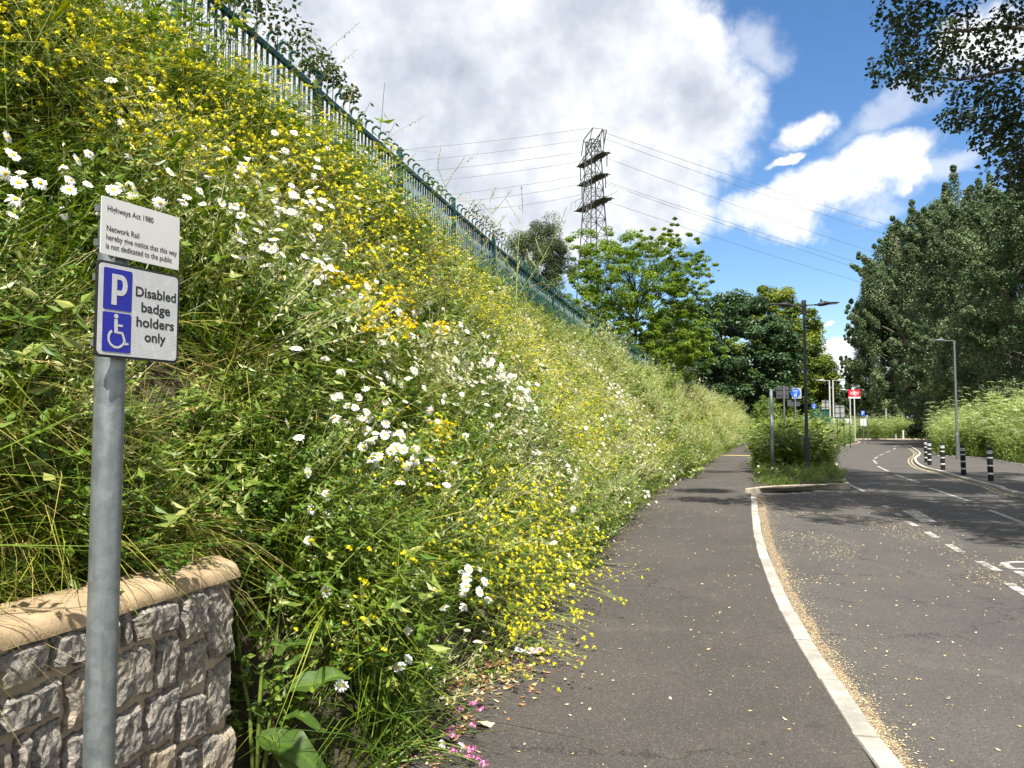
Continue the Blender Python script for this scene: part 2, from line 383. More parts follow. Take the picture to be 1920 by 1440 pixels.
        me.update(calc_edges=True); me.validate(); return me
    def build(s, name, mats, parent=None, smooth=False):
        return obj(name, s.mesh(name, mats, smooth), parent)

def obj(name, me, parent=None, link=True):
    o = bpy.data.objects.new(name, me)
    if link: COL.objects.link(o)
    if parent: o.parent = parent
    return o
def tag(o, label, cat, group=None):
    o['label'] = label; o['category'] = cat
    if group: o['group'] = group
    return o
def thing(name, label, cat, loc=(0, 0, 0), rz=0., group=None):
    o = bpy.data.objects.new(name, None); COL.objects.link(o); o.empty_display_size = .1
    o.location = loc; o.rotation_euler = (0, 0, rz); return tag(o, label, cat, group)
def struct(o): o['kind'] = 'structure'; return o
def stuff(o): o['kind'] = 'stuff'; return o
def copy_thing(root, label=None, group=None):
    c = root.copy(); COL.objects.link(c)
    for ch in root.children:
        d = ch.copy(); COL.objects.link(d); d.parent = c
        for g in ch.children:
            e = g.copy(); COL.objects.link(e); e.parent = d
    if label: c['label'] = label
    if group: c['group'] = group
    elif group == '' and 'group' in c: del c['group']
    return c
def bevel(o, w=.004, seg=2):
    m = o.modifiers.new('bevel', 'BEVEL'); m.width = w; m.segments = seg; m.limit_method = 'ANGLE'; return o

# leaves: many small folded cards at once
def cards(b, c, size, nrm, axis, tint, width=.5, fold=.12, heart=False, mat=0):
    c = np.asarray(c, float); n = len(c); size = np.broadcast_to(np.asarray(size, float), (n,))[:, None]
    nrm = nrm / (np.linalg.norm(nrm, axis=1)[:, None] + 1e-9)
    a = axis - (axis * nrm).sum(1)[:, None] * nrm; a /= np.linalg.norm(a, axis=1)[:, None] + 1e-9
    w = np.cross(nrm, a)
    if not heart:
        P = [c - a * size * .5, c + w * size * width * .5 - nrm * size * fold - a * size * .05, c + a * size * .5, c - w * size * width * .5 - nrm * size * fold - a * size * .05]
        v = np.stack(P, 1).reshape(-1, 3); f = np.arange(n)[:, None] * 4 + np.array([[0, 1, 2, 3]]); k = 4
        b.add(v, f, np.repeat(np.broadcast_to(tint, (n,)), k), mat)
    else:
        def q(x, y, z): return c + a * size * x + w * size * y + nrm * size * z
        P = [q(-.42, 0, 0), q(-.34, .34, -.06), q(.08, .36, -.10), q(.58, 0, -.04), q(.08, -.36, -.10), q(-.34, -.34, -.06)]
        v = np.stack(P, 1).reshape(-1, 3); i = np.arange(n)[:, None] * 6
        f = np.concatenate([i + np.array([[0, 3, 2, 1]]), i + np.array([[0, 5, 4, 3]])])
        b.add(v, f, np.repeat(np.broadcast_to(tint, (n,)), 6), mat)
def rdir(n, rng=RNG):
    v = rng.normal(size=(n, 3)); return v / np.linalg.norm(v, axis=1)[:, None]

# ---------------------------------------------------------------- plan of the place
FOOT = np.array([(-8, -3.575), (0, -1.575), (14, 1.92), (16.5, 2.58), (22, 4.35), (28.8, 6.5), (46, 12.2), (66, 19), (88, 27), (112, 36), (135, 46), (170, 62)])
def _smooth(y, tab):
    y = np.asarray(y, float); o = 0
    for d in (-2.5, -1.25, 0, 1.25, 2.5): o = o + np.interp(y + d, tab[:, 0], tab[:, 1])
    return o / 5
def footx(y): return _smooth(y, FOOT)
def foot_frame(y):
    y = np.asarray(y, float); s = (footx(y + .5) - footx(y - .5)); L = np.sqrt(1 + s * s)
    return footx(y), s / L, 1 / L                        # x, tangent
BANK_W = 3.2
TOP = np.array([(-8, 6.05), (14, 6.05), (17, 5.92), (30, 5.45), (66, 5.4), (90, 5.2), (115, 4.7), (140, 4.2)])
FENCE_H = 1.72
def crest(y): return _smooth(y, TOP) - FENCE_H
WALL_END = 3.28
def bank_z(y, t):
    y = np.asarray(y, float); t = np.asarray(t, float); H = crest(y)
    k = np.clip(t / BANK_W, 0, 1); free = H * (k ** .80)
    kw = np.clip((t - .72) / (BANK_W - .72), 0, 1); held = np.where(t < .62, -.05,   .98 + (H - .98) * kw ** .82)
    m = np.clip((y - (WALL_END + .05)) / .35, 0, 1)
    return held * (1 - m) + free * m
def bank_pt(y, t, dz=0.):
    x, tx, ty = foot_frame(y); t = np.asarray(t, float)
    return np.stack([x - ty * t, y + tx * t, bank_z(y, t) + dz], -1)
def bank_inv(P):
    """plan position -> distance along the bank foot and distance up the bank"""
    X, Y = P[..., 0], P[..., 1]; y = Y.copy()
    for _ in range(6):
        x, tx, ty = foot_frame(y); y = y + ((X - x) * tx + (Y - y) * ty) * ty
    x, tx, ty = foot_frame(y); t = -(X - x) * ty + (Y - y) * tx
    return y, t
def bank_hit(px, py, over=.5):
    """where the sight line of a picture point meets the top of the plants on the bank"""
    d = np.array(ray(px, py)); d = d / d[1]; ys = np.concatenate([np.linspace(2.2, 20, 900), np.linspace(20, 130, 900)])
    P = np.array([0, 0, EYE]) + ys[:, None] * d; y, t = bank_inv(P)
    over = over * np.clip(.35 + t * 1.2, .35, 1) + np.clip(over - .9, 0, 9)
    h = P[:, 2] - bank_z(y, np.clip(t, 0, 8)) - over
    ok = np.where((h < 0) & (t > -.25))[0]
    return P[ok[0]] if len(ok) else None

# ---------------------------------------------------------------- ground, roads, path
def sheet(name, poly, z, mat, parent=None):
    b = B(); b.add([(x, y, z) for x, y in poly], [tuple(range(len(poly)))]); return b.build(name, mat, parent)
def grid_sheet(name, xs, ys, zf, mat):
    X, Y = np.meshgrid(xs, ys); Z = zf(X, Y); nx, ny = len(xs), len(ys)
    i = (np.arange(ny - 1)[:, None] * nx + np.arange(nx - 1)[None]).ravel()
    b = B(); b.add(np.stack([X, Y, Z], -1).reshape(-1, 3), np.stack([i, i + 1, i + nx + 1, i + nx], -1)); return b.build(name, mat, smooth=True)
terrain = struct(grid_sheet('terrain', np.linspace(-900, 900, 37), np.linspace(-400, 1500, 39),
    lambda X, Y: -.14 + 26 * np.clip((Y - 190) / 500, 0, 1) ** 1.3, 'meadow'))
# road
RZ = -.03
road_poly = [(-2.2, -12), (14, -12), (24, -12), (28, 20), (40, 45), (56, 84), (70, 102), (34, 102), (20, 60), (6, 25), (1.2, 6), (.4, 3)]
road = struct(sheet('road', road_poly, RZ, 'road_asphalt'))
# footpath between the bank and the kerb, then along the planted verge
KERB = [(1.25, -6), (1.33, -2), (1.45, .8), (1.57, 2.4), (1.70, 3.70), (1.85, 4.45), (2.01, 5.29), (2.24, 6.38), (2.62, 7.96), (3.44, 11.01), (4.45, 14.4), (5.65, 18.31)]
KERB_A = np.array([(y, x) for x, y in KERB])
def kerbx(y):
    y = np.asarray(y, float); return np.where(y < 17.0, np.interp(y, KERB_A[:, 0], KERB_A[:, 1]), 5.65 + (footx(y) + 2.55 - (footx(18.31) + 2.55)) * 1.0 + (y - 18.31) * .0)
ys = np.concatenate([np.linspace(-6, 20, 60), np.linspace(21, 118, 60)])
L = np.stack([footx(ys) - .5, ys], 1); Rr = np.stack([kerbx(ys) + .0, ys], 1)
b = B(); n = len(ys); v = np.concatenate([np.c_[L, np.zeros(n)], np.c_[Rr, np.zeros(n)]]); i = np.arange(n - 1)
b.add(v, np.stack([i, n + i, n + i + 1, i + 1], -1)); path = struct(b.build('footpath', 'path_asphalt'))
# flush kerb: one stone after another
def resample(pts, step):
    p = np.array(pts, float); d = np.r_[0, np.cumsum(np.linalg.norm(np.diff(p, axis=0), axis=1))]
    s = np.linspace(0, d[-1], max(2, int(round(d[-1] / step)) + 1)); return np.stack([np.interp(s, d, p[:, k]) for k in range(2)], 1)
def catmull(pts, m=8):
    p = np.array([2 * np.array(pts[0]) - np.array(pts[1])] + [np.array(q) for q in pts] + [2 * np.array(pts[-1]) - np.array(pts[-2])]); o = []
    for k in range(1, len(p) - 2):
        for u in np.arange(m) / m:
            o.append(.5 * ((2 * p[k]) + (-p[k - 1] + p[k + 1]) * u + (2 * p[k - 1] - 5 * p[k] + 4 * p[k + 1] - p[k + 2]) * u * u + (-p[k - 1] + 3 * p[k] - 3 * p[k + 1] + p[k + 2]) * u ** 3))
    o.append(p[-2]); return np.array(o)
def kerb_run(name, pts, width, z0, z1, mat, stone=.915, side=1, limit=60, parent=None):
    root = obj(name, None, parent) if parent is None else parent
    if parent is None: struct(root)
    q = resample(catmull(pts), stone)
    for k in range(min(len(q) - 1, limit)):
        a, c = q[k], q[k + 1]; t = c - a; Ln = np.linalg.norm(t); t /= Ln; nr = np.array([t[1], -t[0]]) * side
        a2, c2 = a + t * .006, c - t * .006; j = random.uniform(-.006, .006); jz = random.uniform(-.004, .004)
        P = [a2 + nr * j, c2 + nr * j, c2 + nr * (width + j), a2 + nr * (width + j)]
        if side < 0: P = P[::-1]
        P = P[::-1]; e = .012; cen = sum(P) / 4
        b = B(); lo = [(p[0], p[1], z0) for p in P]; mid = [(p[0], p[1], z1 + jz - e) for p in P]
        hi = [tuple(p + (cen - p) * (e * 2 / width) * np.array([1, 1]) * .5) + (z1 + jz,) for p in P]
        f = [(8, 9, 10, 11)] + [(i, (i + 1) % 4, 4 + (i + 1) % 4, 4 + i) for i in range(4)] + [(4 + i, 4 + (i + 1) % 4, 8 + (i + 1) % 4, 8 + i) for i in range(4)]
        b.add(lo + mid + hi, f); b.build('kerb_stone', mat, root)
    return root
kerb = kerb_run('path_kerb', KERB, .125, -.12, .008, 'kerb_concrete', limit=40)

# planted verge between path and road
VR = [(5.72, 18.62), (6.72, 19.55), (8.9, 20.35), (9.55, 22.1), (12.9, 30.5), (17.6, 43.5), (24, 57), (33.6, 74.5), (40, 90)]
vs = np.linspace(19.0, 90, 60)
left = [(float(kerbx(y)) + .06, float(y)) for y in vs]
verge = struct(obj('planted_verge', None))
b = B(); rp = np.array(VR[1:]); rx = np.interp(vs, rp[:, 1], rp[:, 0]); nn = len(vs)
v = [(l[0], l[1], .09) for l in left] + [(max(x, l[0] + .3) , y, .09) for x, y, l in zip(rx, vs, left)]
i = np.arange(nn - 1); b.add(v, np.stack([i, nn + i, nn + i + 1, i + 1], -1))
struct(b.build('verge_soil', 'soil', verge))
kerb_run('verge_kerb', VR[:3], .12, -.12, .11, 'kerb_tan', .75, side=-1, parent=verge)
kerb_run('verge_kerb', VR[2:], .13, -.12, .10, 'kerb_tan', .95, side=-1, parent=verge, limit=78)
# footway on the far side with its kerb and back edging
FW = [(12.0, 15.0), (12.18, 18.46), (13.05, 20.75), (13.91, 23.58), (15.25, 27.32), (16.02, 29.76), (16.87, 31.79), (18.33, 34.89), (20.42, 38.92), (25.05, 47.32), (34, 66), (41, 80)]
BK = [(46, 82), (36, 66), (27.5, 50.5), (23.2, 42.2), (23.46, 41.2), (23.6, 39.3), (22.97, 36.82), (21.88, 34.32), (21.03, 31.79), (20, 26), (20, 14)]
footway = struct(sheet('footway', [(x, y) for x, y in FW] + BK, .035, 'road_asphalt'))
kerb_run('footway_kerb', FW[:-1], .12, -.1, .042, 'kerb_concrete', .915, side=-1, parent=footway)
kerb_run('footway_edging', BK[::-1][2:9], .06, -.1, .06, 'kerb_concrete', .915, side=1, parent=footway)
far_kerb = kerb_run('far_kerb', [(38, 98.5), (45, 97.0), (51, 96.6), (58, 97.0)], .16, -.1, .12, 'kerb_tan', .915, side=-1)
hedge_soil = struct(sheet('verge_ground', [(20.05, 14), (20.05, 26), (21.1, 31.8), (22.0, 34.3), (23.1, 36.8), (23.75, 39.3), (23.6, 41.3), (23.3, 42.3), (27.6, 50.5), (36, 66), (46, 82), (60, 96.8), (90, 97), (120, 60), (70, 14)], .05, 'soil'))

def strip(pts, w, z, mat, parent, name='marking'):
    q = np.array(pts, float); t = np.gradient(q, axis=0); t /= np.linalg.norm(t, axis=1)[:, None]; nr = np.stack([t[:, 1], -t[:, 0]], 1) * w / 2
    n = len(q); v = np.concatenate([np.c_[q - nr, np.full(n, z)], np.c_[q + nr, np.full(n, z)]]); i = np.arange(n - 1)
    return B().add(v, np.stack([i, n + i, n + i + 1, i + 1], -1)).build(name, mat, parent)
MZ = RZ + .004
for a, c in [((7.69, 16.01), (7.55, 15.52)), ((7.23, 14.58), (7.10, 14.14)), ((6.81, 13.35), (6.63, 12.73)), ((6.43, 12.05), (6.24, 11.41)), ((6.04, 10.76), (5.85, 10.11)), ((5.66, 9.42), (5.50, 8.80)), ((5.17, 8.12), (4.98, 7.5)), ((4.78, 6.8), (4.6, 6.2))]:
    strip([a, c], .105, MZ, 'road_paint_white', road)
CL = [(36.5, 73.5), (33.67, 68), (27.24, 55.5), (23.42, 48.39), (20.78, 43.65), (18.4, 39.5), (16.9, 36.2), (15.6, 33.0), (14.3, 29.6), (12.4, 24.3), (10.5, 18.7), (8.9, 14.0), (7.8, 10)]
for a, c in [((33.67, 67.41), (35.29, 70.4)), ((30.4, 61.5), (32.2, 64.9)), ((27.24, 55.08), (29.41, 59.18)), ((23.42, 48.39), (25.36, 51.76)), ((20.78, 43.65), (22.4, 46.5)), ((18.47, 39.34), (19.8, 41.8)), ((17.67, 37.75), (16.1, 34.1)), ((15.07, 31.83), (13.74, 28.21)), ((13.02, 26.23), (11.82, 22.44)), ((11.11, 20.58), (10.0, 16.92)), ((9.33, 15.13), (8.64, 13.09))]:
    strip([a, c], .11, MZ, 'road_paint_white', road)
strip([(9.62, 22.2), (9.2, 20.7), (8.86, 19.4)], .1, MZ, 'road_paint_white', road)
fwc = catmull(FW[:-1]); tt = np.gradient(fwc, axis=0); tt /= np.linalg.norm(tt, axis=1)[:, None]; off = np.stack([-tt[:, 1], tt[:, 0]], 1)
strip(fwc + off * .22, .06, MZ, 'road_paint_yellow', road, 'yellow_line'); strip(fwc + off * .36, .06, MZ, 'road_paint_yellow', road, 'yellow_line')
# broad worn patch of paint at the end of the bays, yellow band across the path
B().add([(7.60, 15.1, MZ), (7.88, 15.0, MZ), (7.24, 13.2, MZ), (6.98, 13.2, MZ)], [(3, 2, 1, 0)]).build('marking', 'worn_paint', road)
yb = 43.0; strip([(float(footx(yb)) + .2, yb + .5), (float(kerbx(yb)) + .1, yb - .5)], .55, .004, 'path_paint_yellow', path, 'yellow_band')

# ---------------------------------------------------------------- lettering
DG = None
def letters(body, M, parent, mat, width=None, height=None, size=1., thick=.0, bold=0., name='lettering', align='LEFT', extrude=.0006):
    """flat lettering cut as a mesh; the x axis of M is the reading direction, its y axis is up"""
    cu = bpy.data.curves.new('lettering', 'FONT'); cu.body = body; cu.size = size; cu.offset = bold; cu.extrude = 0; cu.resolution_u = 5
    t = bpy.data.objects.new('lettering', cu); COL.objects.link(t)
    bpy.context.view_layer.update(); dg = bpy.context.evaluated_depsgraph_get()
    me = bpy.data.meshes.new_from_object(t.evaluated_get(dg)); bpy.data.objects.remove(t)
    n = len(me.vertices); co = np.empty(n * 3, np.float32); me.vertices.foreach_get('co', co); co = co.reshape(-1, 3)
    x0, x1 = co[:, 0].min(), co[:, 0].max()
    sx = width / (x1 - x0) if width else 1; sy = (height / (size * .7)) if height else sx
    co[:, 0] = (co[:, 0] - x0 - ((x1 - x0) / 2 if align == 'CENTER' else 0)) * sx; co[:, 1] *= sy
    co = (np.c_[co, np.ones(n)] @ np.array(M).T)[:, :3].astype(np.float32)
    me.vertices.foreach_set('co', co.ravel()); me.materials.clear(); me.materials.append(MATS[mat]); me.update()
    return obj(name, me, parent)
# DISABLED along the parking bays, read from the carriageway side, feet of the letters towards it
dirv = Vector((.29, .957, 0)).normalized(); up = Vector((-dirv.y, dirv.x, 0)); base = Vector((6.02, 9.02, MZ)) + dirv * .42 - dirv * 4.2 + Vector((.40, -.12, 0))
letters('DISABLED', Matrix([[dirv.x, up.x, 0, base.x], [dirv.y, up.y, 0, base.y], [0, 0, 1, MZ], [0, 0, 0, 1]]), road, 'road_paint_white', width=4.2, height=.72)

# ---------------------------------------------------------------- bank
yy = np.concatenate([np.linspace(-6, 3.2, 30), np.linspace(3.3, 3.8, 8), np.linspace(4, 30, 70), np.linspace(31, 140, 70)])
tt_ = np.concatenate([[0, .3, .6, .63, .7, .75, .85], np.linspace(1.0, 3.2, 14), [3.6, 5, 9, 20, 60]])
Yg, Tg = np.meshgrid(yy, tt_, indexing='ij'); Pg = bank_pt(Yg.ravel(), Tg.ravel())
bump = .05 * np.sin(Pg[:, 0] * 5.1 + Pg[:, 1] * 2.3) * np.sin(Pg[:, 1] * 3.7) * np.clip(Tg.ravel() - .8, 0, 1); Pg[:, 2] += bump - .02
nt = len(tt_); i = (np.arange(len(yy) - 1)[:, None] * nt + np.arange(nt - 1)[None]).ravel()
bb = B(); bb.add(Pg, np.stack([i, i + nt, i + nt + 1, i + 1], -1)); bank = struct(bb.build('bank', 'soil', smooth=True))

# ---------------------------------------------------------------- stone wall
WX = lambda y: -2.04 + .2624 * y
wd = Vector((.2624, 1, 0)).normalized(); wn = Vector((wd.y, -wd.x, 0))       # along the wall; out of its face
wall = thing('stone_wall', 'low rubble stone retaining wall with rounded sandstone coping at the foot of the bank', 'wall', (WX(WALL_END), WALL_END, 0), math.atan2(-wd.y, -wd.x))
# local axes: x runs along the wall towards the camera, y points out of the face ... z up
WL, WH, WT = 3.6, .965, .33
Mloc = wall.matrix_basis.copy()
sgn = 1 if (Matrix.Rotation(math.atan2(-wd.y, -wd.x), 3, 'Z') @ Vector((0, 1, 0))).dot(wn) > 0 else -1
B().box((WL / 2 + .012, -sgn * (WT / 2), WH / 2 - .05), (WL - .024, WT - .012, WH + .09)).build('mortar_core', 'mortar', wall)
from mathutils.noise import noise as snoise
rs = np.random.default_rng(5)
def rough_stone(w, h, d, seed):
    """squared rubble with a rock-faced front: outline uneven, face broken, back flat"""
    r = np.random.default_rng(seed); nx = max(5, int(w / .0095)); ny = max(5, int(h / .0095))
    u, v = np.meshgrid(np.linspace(-1, 1, nx), np.linspace(-1, 1, ny)); ph = r.uniform(0, 6, 8); fr = r.uniform(14, 40, 8)
    edge = np.maximum(abs(u), abs(v)); body = np.clip((1 - edge) / .22, 0, 1) ** .6
    X, Z = u * w / 2, v * h / 2
    amp = np.clip(1 - edge * .2, 0, 1)
    cx = r.uniform(-.6, .6); sl = r.uniform(-.25, .25); sv = r.uniform(-.3, .2)
    o = r.uniform(-50, 50, 3); T = lambda f, k: np.array([[snoise(Vector((x * f + o[0], z * f * .8 + x * f * .35 + o[1], k + o[2]))) for x, z in zip(xr, zr)] for xr, zr in zip(X, Z)])
    n = T(13, 0) * .9 + (.5 - abs(T(24, 5))) * .7 + T(52, 9) * .42
    Y = d * (.25 + .75 * np.clip((1 - edge) / .14, 0, 1) ** .5) +   .0125 * body * n + body * (sl * X * .5 + sv * Z * .4) * .7
    X = X + (.006 * np.sin(Z * 34 + ph[0]) + r.normal(size=u.shape) * .0025) * (abs(u) > .8)
    Z = Z + (.006 * np.sin(X * 30 + ph[1]) + r.normal(size=u.shape) * .0025) * (abs(v) > .8)
    # skew so that joints are not a grid
    X = X + Z * r.uniform(-.12, .12); Z = Z + X * r.uniform(-.06, .06)
    b = B(); f = [(j * nx + i, j * nx + i + 1, (j + 1) * nx + i + 1, (j + 1) * nx + i) for j in range(ny - 1) for i in range(nx - 1)]
    front = np.stack([X, Y, Z], -1).reshape(-1, 3); rim = [i for i in range(nx)] + [j * nx + nx - 1 for j in range(1, ny)] + [(ny - 1) * nx + i for i in range(nx - 2, -1, -1)] + [j * nx for j in range(ny - 2, 0, -1)]
    bk = front[rim].copy(); bk[:, 1] = -.03; m = len(front); k = len(rim)
    f += [(rim[(i + 1) % k], rim[i], m + i, m + (i + 1) % k) for i in range(k)]
    b.add(np.concatenate([front, bk]), f); return b
def flip(b):
    for v in b.V: v[:, 1] *= sgn
    if sgn > 0: b.F = [(f[:, ::-1], m) for f, m in b.F]
    return b
# irregular packing on a fine grid
cw, chh = .058, .0643; NX, NY = int(2.6 / cw), 15; occ = np.zeros((NX, NY), bool); seed = 0
for j in range(NY - 1, -1, -1):
    i = 0
    while i < NX:
        if occ[i, j]: i += 1; continue
        w = int(rs.choice([1, 2, 3, 3, 4, 4, 5])); h = int(rs.choice([2, 2, 3, 3, 3]))
        if i == 0: w = int(rs.choice([3, 4, 5])); h = int(rs.choice([3, 4, 4, 5]))
        k = 0
        while k < w and i + k < NX and not occ[i + k, j]: k += 1
        w = k; h = min(h, j + 1)
        while h > 1 and occ[i:i + w, j - h + 1:j + 1].any(): h -= 1
        if NX - (i + w) == 1: w += 1 if not occ[i + w:i + w + 1, j - h + 1:j + 1].any() else 0
        occ[i:i + w, j - h + 1:j + 1] = True
        g = .021; W, H = w * cw - g, h * chh - g; seed += 1
        if W < .02 or H < .02: i += w; continue
        s = flip(rough_stone(W * rs.uniform(.93, 1.0), H * rs.uniform(.93, 1.0), rs.uniform(.016, .036), seed)).build('stone', 'rubble_stone', wall, smooth=False)
        s.location = (i * cw + w * cw / 2 + rs.uniform(-.003, .003), sgn * .0, (j - h + 1) * chh + h * chh / 2)
        i += w
# end face stones
for k in range(6):
    s = flip(rough_stone(.28, .14, .03, 900 + k)).build('stone', 'rubble_stone', wall); s.rotation_euler = (0, 0, R(90) * sgn); s.location = (.012, -sgn * .16, .08 + k * .16)
# rounded coping in lengths
def coping(x0, x1, end):
    prof = []
    for k in range(13):
        a = math.pi * k / 12; prof.append((math.cos(a) * .148 * (1 if k < 6 else 1.15) + 0, .012 + math.sin(a) ** .8 * .070))
    prof = [(.148, 0)] + prof + [(-.170, 0)]
    n = len(prof); xs = [x0, x0 + .012] + list(np.linspace(x0 + .03, x1 - .03, 30)) + [x1 - .012, x1]; V = []
    for q, x in enumerate(xs):
        e = .93 if q in (0, len(xs) - 1) else 1.
        for (yo, z) in prof: V.append((x + .004 * math.sin(z * 60 + x * 20), sgn * (yo * e + .010 * snoise(Vector((x * 9, z * 20, yo * 9)))), z * e + (.009 * snoise(Vector((x * 7, yo * 14, 3))) + .005 * snoise(Vector((x * 30, yo * 40, 8)))) * (z > .01)))
    f = [(q * n + k, q * n + k + 1, (q + 1) * n + k + 1, (q + 1) * n + k) for q in range(len(xs) - 1) for k in range(n - 1)]
    f += [tuple(range(n)), tuple((len(xs) - 1) * n + k for k in range(n))[::-1]]
    c = B().add(V, f).build('coping_stone', 'coping_sandstone', wall, smooth=True); c.location = (0, -sgn * .126, WH)
    m = c.modifiers.new('split', 'EDGE_SPLIT'); m.split_angle = R(50)
for x0, x1 in [(-.04, .60), (.612, 1.22), (1.232, 1.84), (1.852, 2.49), (2.502, 3.5)]: coping(x0, x1, 0)

# ---------------------------------------------------------------- sign post with two plates
PHI = R(64); PX, PY = -1.079, 2.06
post = thing('sign_post', 'galvanised post carrying a white notice above a blue disabled parking sign, before the stone wall', 'sign post', (PX, PY, 0), PHI)
b = B(); b.tube([(0, 0, -.1), (0, 0, .6), (0, 0, 1.4), (0, 0, 2.165)], .038, 40); pole = b.build('pole', 'galvanised_steel', post, smooth=True)
pole.modifiers.new('split', 'EDGE_SPLIT').split_angle = R(60)
b = B(); b.tube([(0, 0, 2.165), (0, 0, 2.176), (0, 0, 2.183)], [.0405, .0405, .03], 32); b.build('pole_cap', 'column_grey', post)
def rrect(x0, x1, z0, z1, r, n=6):
    o = []
    for cx, cz, a0 in ((x1 - r, z1 - r, 0), (x0 + r, z1 - r, 90), (x0 + r, z0 + r, 180), (x1 - r, z0 + r, 270)):
        for k in range(n + 1): a = R(a0 + 90 * k / n); o.append((cx + r * math.cos(a), cz + r * math.sin(a)))
    return o
def plane_at(y): return Matrix(((1, 0, 0, 0), (0, 0, -1, y), (0, 1, 0, 0), (0, 0, 0, 1)))   # 2-D (x, z), thickness towards -y (the face)
YF = -.060
def plate(poly, y, t, name, mat, parent): return B().prism(poly, 0, t, M=plane_at(y)).build(name, mat, parent)
note = plate(rrect(-.084, .1595, 2.046, 2.1975, .004), YF, .003, 'notice_plate', 'sign_white', post)
for body, x0, w, z in [('Highways Act 1980', -.0675, .139, 2.1610), ('Network Rail', -.0685, .0965, 2.1085), ('hereby give notice that this way', -.069, .2205, 2.0855), ('is not dedicated to the public', -.0695, .2045, 2.0625)]:
    letters(body, Matrix(((1, 0, 0, x0), (0, 0, -1, YF - .0036), (0, 1, 0, z), (0, 0, 0, 1))), note, 'sign_black', width=w, height=.0150, bold=.010)
park = plate(rrect(-.0935, .1645, 1.779, 2.0300, .016), YF, .003, 'parking_plate', 'sign_black', post)
plate(rrect(-.0865, .1575, 1.786, 2.0230, .011), YF - .0034, .0008, 'reflective_face', 'sign_reflective', park)
pb = plate(rrect(-.0735, .0095, 1.9045, 2.0130, .005), YF - .0046, .0006, 'blue_panel', 'sign_blue', park)
wb = plate(rrect(-.0735, .0095, 1.7945, 1.8980, .005), YF - .0046, .0006, 'blue_panel', 'sign_blue', park)
def ribbon(b, pts, w, y, t=.0005):
    """a flat stroke of even width along a 2-D line on the sign"""
    p = np.array(pts, float); d = np.gradient(p, axis=0); d /= np.linalg.norm(d, axis=1)[:, None] + 1e-12; n = np.stack([-d[:, 1], d[:, 0]], 1) * w / 2; k = len(p)
    V = np.concatenate([np.c_[p + n, np.zeros(k)], np.c_[p - n, np.zeros(k)], np.c_[p + n, np.full(k, t)], np.c_[p - n, np.full(k, t)]])
    V = (np.c_[V, np.ones(len(V))] @ np.array(plane_at(y)).T)[:, :3]; i = np.arange(k - 1)
    b.add(V, [np.stack([2 * k + i, 3 * k + i, 3 * k + i + 1, 2 * k + i + 1], -1), np.stack([i, i + 1, 2 * k + i + 1, 2 * k + i], -1), np.stack([k + i, 3 * k + i, 3 * k + i + 1, k + i + 1], -1), np.array([[0, 2 * k, 3 * k, k], [k - 1, 2 * k - 1, 4 * k - 1, 3 * k - 1]])])
YS = YF - .0056
# letter P
b = B(); px0, pz0 = -.050, 1.918
b.prism([(px0, pz0), (px0 + .0145, pz0), (px0 + .0145, pz0 + .081), (px0, pz0 + .081)], 0, .0005, M=plane_at(YS))
arc = [(px0 + .0148, pz0 + .0745)] + [(px0 + .026 + .0125 * math.cos(a), pz0 + .0535 + .021 * math.sin(a)) for a in np.linspace(math.pi / 2, -math.pi / 2, 14)] + [(px0 + .0148, pz0 + .0325)]
ribbon(b, arc, .0135, YS); b.build('letter', 'sign_reflective', pb)
# wheelchair user
b = B(); hx, hz = -.0355, 1.8885
b.prism([(hx + .0062 * math.cos(a), hz + .0062 * math.sin(a)) for a in np.linspace(0, 2 * math.pi, 16, endpoint=False)], 0, .0005, M=plane_at(YS))
ribbon(b, [(hx - .0005, hz - .008), (hx + .0005, hz - .03), (hx + .001, hz - .044)], .0095, YS)
ribbon(b, [(hx + .004, hz - .0235), (hx + .020, hz - .0235)], .0055, YS)
ribbon(b, [(hx + .003, hz - .0425), (hx + .018, hz - .0425), (hx + .0205, hz - .046), (hx + .0295, hz - .072), (hx + .038, hz - .069)], .0062, YS)
cx, cz, rr = hx + .003, hz - .058, .0235
ribbon(b, [(cx + rr * math.cos(a), cz + rr * math.sin(a)) for a in np.linspace(R(128), R(348), 26)], .0058, YS); b.build('symbol', 'sign_reflective', wb)
for body, w, z in [('Disabled', .1300, 1.9535), ('badge', .093, 1.9130), ('holders', .121, 1.8725), ('only', .068, 1.8335)]:
    letters(body, Matrix(((1, 0, 0, .0862), (0, 0, -1, YF - .0048), (0, 1, 0, z - .002), (0, 0, 0, 1))), park, 'sign_black', width=w, height=.0262, bold=.02, align='CENTER')
for z in (2.075, 2.165, 1.815, 1.985):
    b = B(); b.box((.036, YF + .009, z), (.245, .012, .016)); b.box((-.086, YF + .010, z), (.010, .010, .018))
    b.tube([(.0405 * math.cos(a), .0405 * math.sin(a), z) for a in np.linspace(R(-60), R(240), 16)], .0035, 4); b.build('clip', 'galvanised_steel', post)

